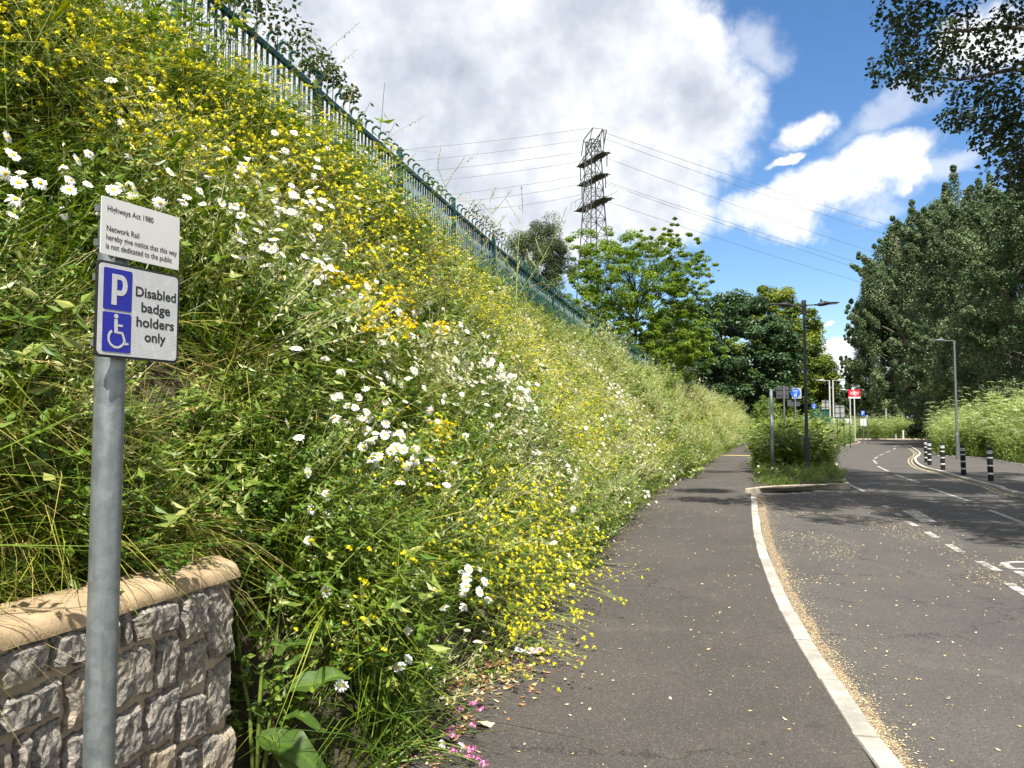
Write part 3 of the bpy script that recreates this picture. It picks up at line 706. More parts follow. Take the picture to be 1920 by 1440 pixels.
# ---------------------------------------------------------------- green security fence on top of the bank
fence = thing('security_fence', 'dark green steel bar fence with hooked tops along the crest of the bank', 'fence', tuple(bank_pt(8.0, BANK_W)))
inv = Matrix.Translation(fence.location).inverted()
def bar_mesh(hook):
    b = B(); b.tube([(0, 0, .02), (0, 0, 1.0), (0, 0, FENCE_H - .16)], .0165, 6)
    if hook: b.tube([(0, 0, FENCE_H - .16), (0, 0, FENCE_H - .05)] + [(.055 - .055 * math.cos(a), 0, FENCE_H - .05 + .05 * math.sin(a)) for a in np.linspace(.3, math.pi * .93, 7)], .0165, 6)
    return b.mesh('bar', 'green_paint', True)
bm0, bm1 = bar_mesh(False), bar_mesh(True)
fy0, fy1 = 6.2, 122.0
fys = np.arange(fy0, fy1, .01); fp = bank_pt(fys, np.full(len(fys), BANK_W)); dist = np.r_[0, np.cumsum(np.linalg.norm(np.diff(fp[:, :2], axis=0), axis=1))]
sp = .118; nb = int(dist[-1] / sp); far = B(); bars = 0
for k in range(nb):
    s = k * sp
    if k % 23 == 0: continue
    p = Vector([np.interp(s, dist, fp[:, c]) for c in range(3)]); y = float(np.interp(s, dist, fys)); _, tx, ty = foot_frame(y); az = math.atan2(-float(tx), float(ty))
    if bars < 290:
        o = obj('bar', bm1 if k % 2 else bm0, fence); o.location = inv @ p; o.rotation_euler = (0, 0, az); bars += 1
    elif y < 118:
        far.tube([tuple(inv @ p + Vector((0, 0, .3))), tuple(inv @ p + Vector((0, 0, FENCE_H - (.0 if k % 2 else .12))))], .02, 4, caps=False)
stuff(far.build('distant_bars', 'green_paint', fence))
ns = int(dist[-1] / (sp * 23))
for k in range(ns + 1):
    s0 = k * sp * 23; p0 = Vector([np.interp(s0, dist, fp[:, c]) for c in range(3)]); _, tx, ty = foot_frame(float(np.interp(s0, dist, fys))); az = math.atan2(-float(tx), float(ty))
    b = B(); b.box((0, 0, FENCE_H / 2 + .02), (.066, .075, FENCE_H + .06), bev=.006); b.box((0, 0, FENCE_H + .055), (.072, .081, .012))
    o = b.build('post', 'green_paint', fence); o.location = inv @ p0; o.rotation_euler = (0, 0, az)
    if k < ns:
        p1 = Vector([np.interp(s0 + sp * 23, dist, fp[:, c]) for c in range(3)]); d = (p1 - p0)
        for h in (FENCE_H - .17, .28):
            b = B(); rot = d.to_track_quat('Y', 'Z').to_matrix(); b.box((0, 0, 0), (.05, d.length - .07, .062), rot=rot)
            o = b.build('rail', 'green_paint', fence); o.location = inv @ (p0 + d * .5 + Vector((0, 0, h)))

# ---------------------------------------------------------------- columns, signs, bollards
def lamp_column(name, label, base, h, arms, mat, rz=0., r=.055, group=None, bracket=True):
    t = thing(name, label, 'street lamp', base, rz, group)
    b = B(); b.tube([(0, 0, -.1), (0, 0, 1.15)], r * 1.55, 20); b.tube([(0, 0, 1.15), (0, 0, 1.28)], [r * 1.55, r], 20); b.tube([(0, 0, 1.28), (0, 0, h)], [r, r * .82], 18); b.build('column', mat, t, smooth=True).modifiers.new('split', 'EDGE_SPLIT').split_angle = R(40)
    b = B(); b.box((0, -r * 1.52, .62), (.09, .012, .42), bev=.003); b.build('access_door', mat, t)
    if bracket: b = B(); b.tube([(0, 0, h - .42), (0, 0, h + .02)], r * 1.35, 20); b.tube([(0, 0, h + .02), (0, 0, h + .03)], [r * 1.35, r * 1.1], 20); b.build('bracket', mat, t, smooth=True).modifiers.new('split', 'EDGE_SPLIT').split_angle = R(40)
    for a, up in arms:
        ar = bpy.data.objects.new('lantern', None); COL.objects.link(ar); ar.parent = t; ar.location = (0, 0, h - (.14 if bracket else .0)); ar.rotation_euler = (0, -R(up), R(a))
        b = B(); b.tube([(.02, 0, 0), (.42, 0, 0)], .021, 10); b.tube([(.36, 0, 0), (.47, 0, 0)], .03, 10); b.build('arm', mat, ar)
        b = B()   # cobra-style flat lantern: deep gear housing running out to a thin lamp plate
        X = [.44, .50, .60, .70, .84, 1.0, 1.10, 1.14]; Zt = [.03, .07, .10, .095, .06, .05, .045, .025]; Zb = [-.03, -.055, -.06, -.045, -.015, .0, .005, .015]; Wd = [.05, .09, .12, .13, .14, .14, .12, .06]
        V = []; 
        for x, zt, zb, w in zip(X, Zt, Zb, Wd):
            for q in range(10):
                an = 2 * math.pi * q / 10; V.append((x, w * math.cos(an) * (abs(math.cos(an)) + .001) ** -.35, (zt + zb) / 2 + (zt - zb) / 2 * math.sin(an)))
        f = [(i * 10 + q, i * 10 + (q + 1) % 10, (i + 1) * 10 + (q + 1) % 10, (i + 1) * 10 + q) for i in range(7) for q in range(10)] + [tuple(range(10))[::-1], tuple(range(70, 80))]
        b.add(V, f); b.build('lantern_housing', mat, ar, smooth=True)
        b = B(); b.tube([(.57, 0, .09), (.57, 0, .165)], .034, 12); b.build('photocell', mat, ar)
        b = B(); b.prism([(.83 + .24 * (k in (1, 2)), -.1 + .2 * (k > 1)) for k in range(4)], -.012, -.004); b.build('lens', 'lens_clear', ar)
    return t
p = gnd(1514, 893); lamp_column('street_lamp', 'dark grey twin headed street lamp standing in the planted verge', (p.x, p.y, .08), 5.62, [(182, 0), (-2, 3)], 'dark_steel')
p = gnd(1796, 862); lamp_column('street_lamp', 'single armed grey street lamp in front of the hemlock at the right of the road', (p.x, p.y, .05), 5.75, [(176, 0)], 'column_grey', bracket=False)
for (px, Y, lab, a, h) in [(1557, 65, 'pale street lamp with one lantern reaching left, before the roundabout sign backs', 180, 5.5), (1563.5, 68, 'pale street lamp with one lantern reaching right, just behind its left-reaching twin', 2, 5.7), (1595, 83, 'pale street lamp close beside the red station sign', 182, 5.55)]:
    q = at(px, 800, Y); lamp_column('street_lamp', lab.replace('roundabout ', 'grey '), (q.x, Y, 0), h, [(a, 0)], 'pale_steel', bracket=False, r=.07)
def sign_on_post(name, label, px, Y, h, face, rz=0., mat='column_grey', r=.03, group=None, base=.05, cat='road sign'):
    q = at(px, 800, Y); t = thing(name, label, cat, (q.x, Y, base), rz, group)
    b = B(); b.tube([(0, 0, -.1), (0, 0, h)], r, 16); b.tube([(0, 0, h), (0, 0, h + .008)], [r * 1.05, r * .8], 16); b.build('pole', mat, t, smooth=True).modifiers.new('split', 'EDGE_SPLIT').split_angle = R(40)
    face(t); return t
def disc(b, cx, cz, r, y, t=.003, n=28): b.prism([(cx + r * math.cos(a), cz + r * math.sin(a)) for a in np.linspace(0, 2 * math.pi, n, endpoint=False)], 0, t, M=plane_at(y))
q = gnd(1449, 897); bp = thing('bare_post', 'bare galvanised post without a plate at the front of the verge', 'post', (q.x, q.y, .08), 0)
b = B(); b.tube([(0, 0, -.1), (0, 0, 2.68)], .052, 20); b.build('pole', 'galvanised_steel', bp, smooth=True); b = B(); b.tube([(0, 0, 2.68), (0, 0, 2.69)], [.053, .046], 20); b.build('pole_cap', 'column_grey', bp)
def dark_back(t):
    b = B(); b.prism(rrect(-.27, .20, 2.58, 3.02, .03), 0, .004, M=plane_at(.05)); pl = b.build('sign_plate', 'dark_sign_back', t)
    for z in (2.7, 2.9): B().box((-.03, .036, z), (.44, .016, .03)).build('stiffener', 'dark_sign_back', pl)
sign_on_post('road_sign', 'dark back of a square sign on a post left of the blue cycle sign', 1471, 28.0, 3.03, dark_back, mat='column_grey')
def cycle_face(t, plate=True, r=.19, zc=2.88):
    b = B()
    if plate: b.prism(rrect(-.14, .24, zc - .22, zc + .21, .02), 0, .003, M=plane_at(-.036)); b.build('backing_plate', 'sign_back_grey', t)
    b = B(); disc(b, 0, zc, r, -.040); d = b.build('blue_disc', 'route_blue', t)
    b = B(); yq = -.0436; s = r / .19
    for cx in (-.062, .058): ribbon(b, [(s * (cx + .036 * math.cos(a)), zc + s * (.072 + .036 * math.sin(a))) for a in np.linspace(0, 2 * math.pi, 18)], .011 * s, yq)
    ribbon(b, [(-.062 * s, zc + .072 * s), (-.035 * s, zc + .118 * s), (.04 * s, zc + .112 * s), (.058 * s, zc + .072 * s)], .010 * s, yq); ribbon(b, [(-.03 * s, zc + .118 * s), (.0, zc + .078 * s), (.04 * s, zc + .112 * s), (.03 * s, zc + .134 * s)], .009 * s, yq)
    disc(b, 0.022 * s, zc - .012 * s, .020 * s, yq, .0005, 12); disc(b, -.042 * s, zc - .05 * s, .015 * s, yq, .0005, 12)
    ribbon(b, [(.022 * s, zc - .036 * s), (.024 * s, zc - .085 * s), (.034 * s, zc - .145 * s)], .034 * s, yq); ribbon(b, [(.02 * s, zc - .08 * s), (-.004 * s, zc - .145 * s)], .018 * s, yq)
    ribbon(b, [(-.042 * s, zc - .068 * s), (-.042 * s, zc - .10 * s), (-.034 * s, zc - .145 * s)], .026 * s, yq); ribbon(b, [(-.03 * s, zc - .075 * s), (.01 * s, zc - .062 * s)], .012 * s, yq)
    b.build('symbol', 'sign_white', d)
def cycle_tall(t):
    cycle_face(t); b = B(); b.prism(rrect(-.30, .20, 2.36, 2.62, .02), 0, .004, M=plane_at(.045)); b.build('lower_plate', 'dark_sign_back', t)
sign_on_post('road_sign', 'round blue shared cycle and pedestrian route sign standing tall in the verge', 1492, 30.5, 3.05, cycle_tall)
sign_on_post('road_sign', 'small distant round blue pedestrian and cycle sign above the green cabinet', 1526.5, 60, 3.45, lambda t: cycle_face(t, False, .21, 3.2), base=0)
def back_plates(w, h, z1):
    def fn(t):
        b = B(); b.prism(rrect(-w / 2, w / 2, z1 - h, z1, .03), 0, .004, M=plane_at(-.05)); pl = b.build('sign_plate', 'sign_back_grey', t)
        for z in (z1 - h * .12, z1 - h * .55, z1 - h * .9): B().box((0, -.066, z), (w * .98, .02, .06)).build('rail', 'column_grey', pl)
        B().box((0, -.095, z1 - h / 2), (.08, .03, h * 1.02)).build('stiffener', 'dark_steel', pl)
    return fn
sign_on_post('road_sign', 'grey back of the smaller of two large square signs, nearer the green cabinet', 1548, 62, 3.75, back_plates(.56, .95, 3.7), base=0)
sign_on_post('road_sign', 'grey back of the larger of two square signs, right of the pale street lamps', 1575, 66, 3.45, back_plates(.78, 1.15, 3.4), base=0)
# station sign: white double arrow on red with a white strip below
def station_face(t):
    w, z0, z1 = 1.16, 4.35, 5.22; f = -.05
    b = B(); b.prism([(-w / 2, z0), (w / 2, z0), (w / 2, z1), (-w / 2, z1)], 0, .06, M=plane_at(0)); pn = b.build('sign_panel', 'station_red', t)
    b = B(); b.prism([(-w / 2, z0 + .0), (w / 2, z0 + .0), (w / 2, z0 + .16), (-w / 2, z0 + .16)], 0, .004, M=plane_at(-.062)); b.build('white_strip', 'sign_white', pn)
    b = B(); c = (z0 + .16 + z1) / 2; y = -.062; th = .062
    for s in (.085, -.085): ribbon(b, [(-.42, c + s), (.42, c + s)], th, y, .004)
    ribbon(b, [(-.16, c + .25), (.15, c + .085)], th, y + .0005, .0052); ribbon(b, [(.15, c + .085), (-.15, c - .085)], th, y + .0010, .0060); ribbon(b, [(-.15, c - .085), (.16, c - .25)], th, y + .0005, .0052)
    b.build('double_arrow', 'sign_white', pn)
sign_on_post('station_sign', 'red station sign with white double arrow over a white strip', 1603, 75, 5.2, station_face, mat='pale_steel', r=.06, base=0, cat='station sign')
def p_face(t):
    b = B(); b.prism(rrect(-.21, .21, 2.72, 3.28, .03), 0, .004, M=plane_at(-.04)); d = b.build('blue_panel', 'route_blue', t)
    b = B(); ribbon(b, [(-.06, 2.82), (-.06, 3.18)], .06, -.0445, .002); ribbon(b, [(-.06, 3.16)] + [(.02 + .08 * math.cos(a), 3.08 + .08 * math.sin(a)) for a in np.linspace(math.pi / 2, -math.pi / 2, 9)] + [(-.06, 3.0)], .05, -.0452, .002); b.build('symbol', 'sign_white', d)
sign_on_post('road_sign', 'small blue rectangular sign right of the red station sign', 1618, 80, 3.2, p_face, base=0)
def white_boards(t):
    for x in (-.16, .16): B().prism(rrect(x - .14, x + .14, 1.7, 2.4, .02), 0, .02, M=plane_at(-.05)).build('board', 'sign_white', t)
sign_on_post('notice_board', 'pair of white boards on a post below the small blue sign', 1618.5, 77, 2.35, white_boards, base=0, cat='notice board')
sign_on_post('road_sign', 'small round grey sign back beside the white boards', 1627, 74, 2.75, lambda t: [(lambda b: (disc(b, 0, 2.55, .19, -.035), b.build('sign_plate', 'sign_back_grey', t)))(B())], base=0)
q = at(1590, 800, 78); t = thing('ticket_machine', 'small white upright cabinet just left of the station sign post', 'cabinet', (q.x, 78, 0)); B().box((0, 0, .9), (.5, .4, 1.85), bev=.03).build('cabinet_body', 'sign_white', t); B().box((0, 0, 2.1), (.56, .5, .55), bev=.05).build('hood', 'sign_white', t)
for px, Y, h, lab in [(1662, 101, 3.9, 'tall grey pole among trees behind the far hemlock'), (1693, 97.2, 1.1, 'short white marker post on the far kerb before the hemlock'), (1679, 97.2, .55, 'low grey marker post on the far kerb')]:
    q = at(px, 800, Y); t = tag(B().tube([(0, 0, -.05), (0, 0, h)], .11 if h < 2 else .09, 12).build('marker_post', 'sign_white' if h < 1.5 and h > 1 else 'sign_back_grey'), lab, 'post'); t.location = (q.x, Y, .1)
sign_on_post('road_sign', 'far small blue sign in the shade at the right end of the far hemlock', 1708, 104, 3.2, lambda t: B().prism(rrect(-.4, .4, 2.7, 3.2, .03), 0, .01, M=plane_at(-.1)).build('blue_panel', 'route_blue', t), base=0)
# green cabinet on a stone plinth at the end of the verge
q = at(1531, 800, 56); t = thing('equipment_cabinet', 'dark green steel cabinet with overhanging lid behind the verge plants', 'cabinet', (q.x, 56, 0), R(-8))
B().box((.25, 0, 1.95), (1.15, .8, 1.7), bev=.02).build('cabinet_body', 'green_paint', t); B().box((.25, 0, 2.83), (1.24, .9, .07), bev=.015).build('lid', 'green_paint', t); B().box((.25, -.408, 1.95), (.5, .012, 1.45), bev=.004).build('door', 'green_paint', t)
B().box((-.72, .02, 1.75), (.76, .7, 1.25), bev=.05).build('side_box', 'green_paint', t)
q = at(1553, 800, 55); t = thing('stone_pier', 'square grey stone pier below the pale street lamps', 'pier', (q.x, 55, 0), R(-10)); B().box((0, 0, .62), (.74, .74, 1.24), bev=.03).build('pier_body', 'rubble_stone', t); B().box((0, 0, 1.29), (.84, .84, .11), bev=.025).build('cap_stone', 'coping_sandstone', t)
q = at(1570, 800, 58); t = thing('handrail', 'short green railing above the hemlock beside the stone pier', 'railing', (q.x, 58, 0))
for x in (-.5, 0, .5, .95): B().tube([(x, 0, 0), (x, 0, 2.3)], .035, 8).build('upright', 'green_paint', t)
for z in (2.28, 1.8): B().box((.22, 0, z), (1.5, .05, .06)).build('rail', 'green_paint', t)
# bollards
def make_bollard():
    t = thing('bollard', '', 'bollard', (0, 0, 0), 0, 'black and white banded bollards on the far footway')
    r = .075; b = B(); b.tube([(0, 0, -.05), (0, 0, .02), (0, 0, .93), (0, 0, .965), (0, 0, .98)], [r * 1.06, r, r, r * .86, r * .5], 22); b.build('body', 'bollard_black', t, smooth=True).modifiers.new('split', 'EDGE_SPLIT').split_angle = R(35)
    for z, h in ((.86, .018), (.805, .018), (.67, .020), (.445, .020), (.215, .024)): b = B(); b.tube([(0, 0, z - h), (0, 0, z + h)], r + .0025, 22); b.build('band', 'sign_white', t, smooth=True).modifiers.new('split', 'EDGE_SPLIT').split_angle = R(35)
    return t
b0 = None
for k, (px, py, lab) in enumerate([(1858, 902, 'first bollard of the row, nearest and tallest in view'), (1807, 891, 'second bollard from the near end of the row'), (1768, 881, 'middle bollard of the row of five'), (1743, 872, 'fourth bollard, partly before the last one'), (1737, 867, 'fifth and farthest bollard where the yellow lines bend')]):
    o = b0 = make_bollard() if b0 is None else b0
    if k: o = copy_thing(b0)
    q = gnd(px, py, .035); o.location = (q.x, q.y, .035); o.rotation_euler = (R(random.uniform(-1, 1)), R(random.uniform(-1.2, 1.2)), random.uniform(0, 6)); o['label'] = 'black white-banded ' + lab

# ---------------------------------------------------------------- lattice tower and its wires
TY = 115.0; tq = at(1115, 720, TY); tower = thing('lattice_tower', 'tall dark steel lattice power pylon against the clouds', 'pylon', (tq.x, TY, 0), R(-63.5))
ZL = lambda py: EYE + (800 - py) / F_PX * TY
prof = [(0, 3.0), (ZL(470), 1.55), (ZL(385), 1.18), (ZL(330), 1.0), (ZL(290), .88), (ZL(262), .8)]
hw = lambda z: float(np.interp(z, [a for a, _ in prof], [w for _, w in prof]))
ztop = ZL(255)
for sx, sy in ((1, 1), (1, -1), (-1, 1), (-1, -1)):
    zz = np.linspace(0, ztop, 14); B().tube([(sx * hw(z), sy * hw(z), z) for z in zz], .09, 4).build('leg', 'lattice_steel', tower)
br = B(); lv = [0, 6, 11, 15.5, 19.5, 23] + list(np.arange(26, ztop, 2.3)) + [ztop]
for z0, z1 in zip(lv[:-1], lv[1:]):
    for ax in range(4):
        c = [(1, 1), (-1, 1), (-1, -1), (1, -1)]; a, d = c[ax], c[(ax + 1) % 4]
        for (u, w) in ((a, d), (d, a)): br.tube([(u[0] * hw(z0), u[1] * hw(z0), z0), (w[0] * hw(z1), w[1] * hw(z1), z1)], .05, 4, caps=False)
        br.tube([(a[0] * hw(z1), a[1] * hw(z1), z1), (d[0] * hw(z1), d[1] * hw(z1), z1)], .05, 4, caps=False)
stuff(br.build('bracing', 'lattice_steel', tower))
def crossarm(z, L0, deck, rise=.5):
    b = B(); w = hw(z) * 1.02
    for sy in (1, -1):
        for s in (1, -1):
            b.tube([(s * w, sy * w, z), (s * L0, sy * .5, z)], .07, 4); b.tube([(s * w, sy * w, z + rise * 1.6), (s * L0, sy * .5, z + .05)], .06, 4)
            for k in range(4): x = s * (w + (L0 - w) * (k + .5) / 4); b.tube([(x, -w * (1 - k / 5), z), (x + s * .5, w * (1 - k / 5), z)], .05, 4, caps=False)
    if deck:
        b.box((0, 0, z - .06), (L0 * 2, w * 1.5, .05)); 
        for k in range(9): x = -L0 + L0 * 2 * k / 8; b.tube([(x, -w * .9, z - .1), (x, w * .9, z - .1)], .07, 4)
    return b.build('crossarm', 'lattice_steel', tower)
ARMS = [(ZL(291), 3.7), (ZL(330), 3.3), (ZL(378), 4.1)]
for (z, L0) in ARMS: crossarm(z, L0, True)
b = B(); z0, z1 = ZL(266), ZL(237)
for sy in (1, -1):
    y = sy * .9; b.tube([(-2.9, y * .4, z0 - .6), (-1.3, y, z1 - 1), (1.3, y, z1), (3.1, y * .4, z1 - .7), (1.2, y, z0 - 1.2)], .08, 4); b.tube([(-1.2, y, z0 - 2), (1.3, y, z1)], .06, 4); b.tube([(1.2, y, z0 - 2), (-1.3, y, z1 - 1)], .06, 4)
b.build('peak', 'lattice_steel', tower)
b = B(); z = ARMS[2][0]; w = ARMS[2][1]
for sy in (1, -1):
    b.tube([(-w, sy * 1.5, z + 1.1), (w, sy * 1.5, z + 1.1)], .04, 4)
    for k in range(7): x = -w + 2 * w * k / 6; b.tube([(x, sy * 1.5, z), (x, sy * 1.5, z + 1.1)], .04, 4)
b.build('platform_rail', 'sign_back_grey', tower)
b = B(); 
for s in (-.22, .22): b.tube([(s - .5, -hw(20) * .7, 2), (s - .4, -hw(ztop) * .9, ztop - 4)], .05, 4)
for k in range(40): z = 3 + k * .95; b.tube([(-.7, -np.interp(z, [2, ztop], [hw(20) * .7, hw(ztop)]), z), (-.26, -np.interp(z, [2, ztop], [hw(20) * .7, hw(ztop)]), z)], .035, 4)
b.build('ladder', 'sign_back_grey', tower)
for (z, L0) in [(z0 - .6, 2.9)] + ARMS[:2]:
    for s in (-1, 1):
        b = B(); zt = z if s < 0 or z < z0 - 1 else z1 - .7
        b.tube([(s * L0, 0, zt), (s * L0, 0, zt - 2.2)], .09, 6); b.build('insulator', 'dark_steel', tower)
def wire(x0, y0, px, py, Yend, label, sag=1.2):
    a = at(x0, y0, TY); e = at(px, py, Yend); n = 24
    pts = [a.lerp(e, k / n) - Vector((0, 0, sag * 4 * (k / n) * (1 - k / n))) for k in range(n + 1)]
    tag(B().tube([tuple(q) for q in pts], .030, 4, caps=False).build('power_line', 'wire_aluminium'), label, 'cable', 'cables strung from the pylon')
wl = [((1105, 240), (700, 285)), ((1098, 261), (700, 309)), ((1096, 284), (720, 327)), ((1093, 302), (740, 346)), ((1096, 328), (780, 371)), ((1096, 344), (860, 378)), ((1093, 364), (900, 393))]
for k, (a, e) in enumerate(wl): wire(*a, *e, 108, f'thin power cable running left from the pylon, {["topmost", "second highest", "third from the top", "fourth from the top", "fifth from the top", "second lowest", "lowest"][k]} of seven', .3)
wr = [((1132, 248), (1780, 455)), ((1132, 259), (1780, 475)), ((1136, 296), (1780, 517)), ((1136, 340), (1780, 540)), ((1137, 344), (1780, 553)), ((1139, 378), (1780, 575))]
for k, (a, e) in enumerate(wr): wire(*a, *e, 155, f'thin power cable running right from the pylon, {["topmost", "second highest", "third from the top", "fourth from the top", "second lowest", "lowest"][k]} of six', .6)

# ---------------------------------------------------------------- plants: one prototype of each kind
PROTO = bpy.data.collections.new('plant_prototypes')           # not in the scene: only a source of shared meshes
def proto(name, b, mats, smooth=False):
    o = bpy.data.objects.new(name, b.mesh(name, mats, smooth)); PROTO.objects.link(o); return o
def blades(b, n, h, spread, bend, width, tint, rng, mat=0, seg=3):
    """n grass blades from one tuft"""
    hh = rng.uniform(h[0], h[1], n); az = rng.uniform(0, 2 * math.pi, n); bd = rng.uniform(bend[0], bend[1], n); rr = spread * np.sqrt(rng.uniform(0, 1, n)); a2 = rng.uniform(0, 2 * math.pi, n)
    base = np.stack([rr * np.cos(a2), rr * np.sin(a2), np.zeros(n)], 1); d = np.stack([np.cos(az), np.sin(az), np.zeros(n)], 1); sd = np.stack([-np.sin(az), np.cos(az), np.zeros(n)], 1)
    tw = rng.uniform(-1, 1, n)[:, None]; w = rng.uniform(.7, 1.3, n)[:, None] * width; t = rng.uniform(tint[0], tint[1], n); V = []
    for k in range(seg + 1):
        s = k / seg; out = bd * hh * s ** 1.8; up = hh * (s - .42 * np.clip(bd, 0, 1.6) * s ** 2.6)
        c = base + d * out[:, None] + np.array([0, 0, 1.]) * up[:, None]; ww = w * (1 - s ** 1.6) * .5 + .0003
        sv = sd + d * tw * s * .6; V += [c - sv * ww, c + sv * ww]
    V = np.stack(V, 1).reshape(-1, 3); m = 2 * (seg + 1); i = np.arange(n)[:, None] * m
    f = np.concatenate([i + np.array([[2 * k, 2 * k + 1, 2 * k + 3, 2 * k + 2]]) for k in range(seg)]); b.add(V, f, np.repeat(t, m), mat)
def bent_line(p0, d, L, droop, n, rng, wob=.0):
    p = [np.array(p0, float)]; d = np.array(d, float); d /= np.linalg.norm(d)
    for k in range(n): d = d + np.array([0, 0, -droop / n]) + rng.normal(size=3) * wob; d /= np.linalg.norm(d); p.append(p[-1] + d * L / n)
    return np.array(p)
def grass_tuft(seed, n, h, spread, bend, width, tint, stalks=0, stint=.9):
    r = np.random.default_rng(seed); b = B(); blades(b, n, h, spread, bend, width, tint, r)
    for k in range(stalks):
        a = r.uniform(0, 6.28); p = bent_line((r.normal() * spread * .5, r.normal() * spread * .5, 0), (math.cos(a) * .45, math.sin(a) * .45, 1), h[1] * r.uniform(1.05, 1.5), .7, 5, r, .05)
        b.tube(p, np.linspace(.0016, .0008, 6), 3, stint, 0, False)
        m = 10; q = p[-1] + (p[-2] - p[-1]) * r.uniform(0, .9, m)[:, None]; cards(b, q + r.normal(size=(m, 3)) * .006, .016, rdir(m, r), rdir(m, r) + np.array([0, 0, 1]), r.uniform(.75, 1, m), .35)
    return b
PG = [proto('grass_tuft', grass_tuft(1, 60, (.22, .56), .13, (.2, 1.4), .0075, (.1, .64), 0), 'grass_blade'),
      proto('grass_tuft', grass_tuft(2, 46, (.28, .66), .15, (.3, 1.6), .0085, (.15, .68), 1, .8), 'grass_blade'),
      proto('grass_tuft', grass_tuft(3, 60, (.18, .45), .14, (.2, 1.5), .0075, (.05, .58), 0), 'grass_blade')]
PD = [proto('dry_grass_tuft', grass_tuft(4, 70, (.20, .42), .12, (.6, 1.8), .0048, (.60, 1.), 1), 'grass_blade'),
      proto('dry_grass_tuft', grass_tuft(5, 46, (.24, .50), .14, (.4, 1.6), .0050, (.52, 1.), 1), 'grass_blade')]
def leafy_weed(seed, n_st, h, leaf, per, tint=(.2, .9), stem_t=.4, lean=.35, width=.5, spread=.10):
    r = np.random.default_rng(seed); b = B()
    for k in range(n_st):
        a = r.uniform(0, 6.28); p = bent_line((r.normal() * spread, r.normal() * spread, 0), (math.cos(a) * lean, math.sin(a) * lean, 1), r.uniform(*h), .35, 6, r, .06)
        b.tube(p, np.linspace(.0028, .0012, 7), 4, stem_t, 0, False)
        m = per; s = r.uniform(.12, 1, m); q = np.stack([np.interp(s, np.linspace(0, 1, 7), p[:, c]) for c in range(3)], 1)
        ax = rdir(m, r); ax[:, 2] = np.abs(ax[:, 2]) * .3 - .1; ax /= np.linalg.norm(ax, axis=1)[:, None]; L = r.uniform(*leaf, m) * (1.15 - .5 * s)
        nn = np.array([0, 0, 1.]) + rdir(m, r) * .55; cards(b, q + ax * L[:, None] * .55, L, nn, ax, r.uniform(tint[0], tint[1], m), width, .1, False, 1)
    return b
PW = [proto('leafy_weed', leafy_weed(11, 7, (.35, .75), (.045, .090), 30), ['stem_green', 'weed_leaf']),
      proto('leafy_weed', leafy_weed(12, 9, (.30, .65), (.028, .058), 44, (.1, .8)), ['stem_green', 'weed_leaf']),
      proto('leafy_weed', leafy_weed(13, 5, (.40, .85), (.06, .12), 20, (.3, 1.), width=.38), ['stem_green', 'weed_leaf'])]
PB = [proto('bramble_spray', leafy_weed(14, 8, (.5, 1.0), (.06, .10), 20, (.0, .6), lean=.9, width=.7), ['stem_green', 'weed_leaf'])]
def seed_stalks(seed, n_st, h, tint=(.2, 1), pods=22):
    r = np.random.default_rng(seed); b = B()
    for k in range(n_st):
        a = r.uniform(0, 6.28); p = bent_line((r.normal() * .08, r.normal() * .08, 0), (math.cos(a) * .35, math.sin(a) * .35, 1), r.uniform(*h), .3, 5, r, .07); b.tube(p, .0014, 3, .8, 0, False)
        m = pods; s = r.uniform(.35, 1, m); q = np.stack([np.interp(s, np.linspace(0, 1, 6), p[:, c]) for c in range(3)], 1); ax = rdir(m, r) + np.array([0, 0, .6])
        cards(b, q + ax * .03, r.uniform(.018, .05, m), rdir(m, r), ax, r.uniform(*tint, m), .34, .05, False, 1)
    return b
PS = [proto('seeding_stalks', seed_stalks(21, 9, (.5, .95)), ['dry_seed', 'dry_seed']), proto('seeding_stalks', seed_stalks(22, 12, (.4, .8), (0, .8), 30), ['stem_green', 'dry_seed'])]
def flower_ball(b, c, r0, n, rng, size, mat, tint=(0, 1)):
    d = rdir(n, rng); d[:, 2] = abs(d[:, 2]) * .8 + .1; cards(b, np.array(c) + d * r0 * rng.uniform(.4, 1, n)[:, None], size * rng.uniform(.8, 1.25, n), d + rdir(n, rng) * .4, rdir(n, rng), rng.uniform(*tint, n), .85, .08, False, mat)
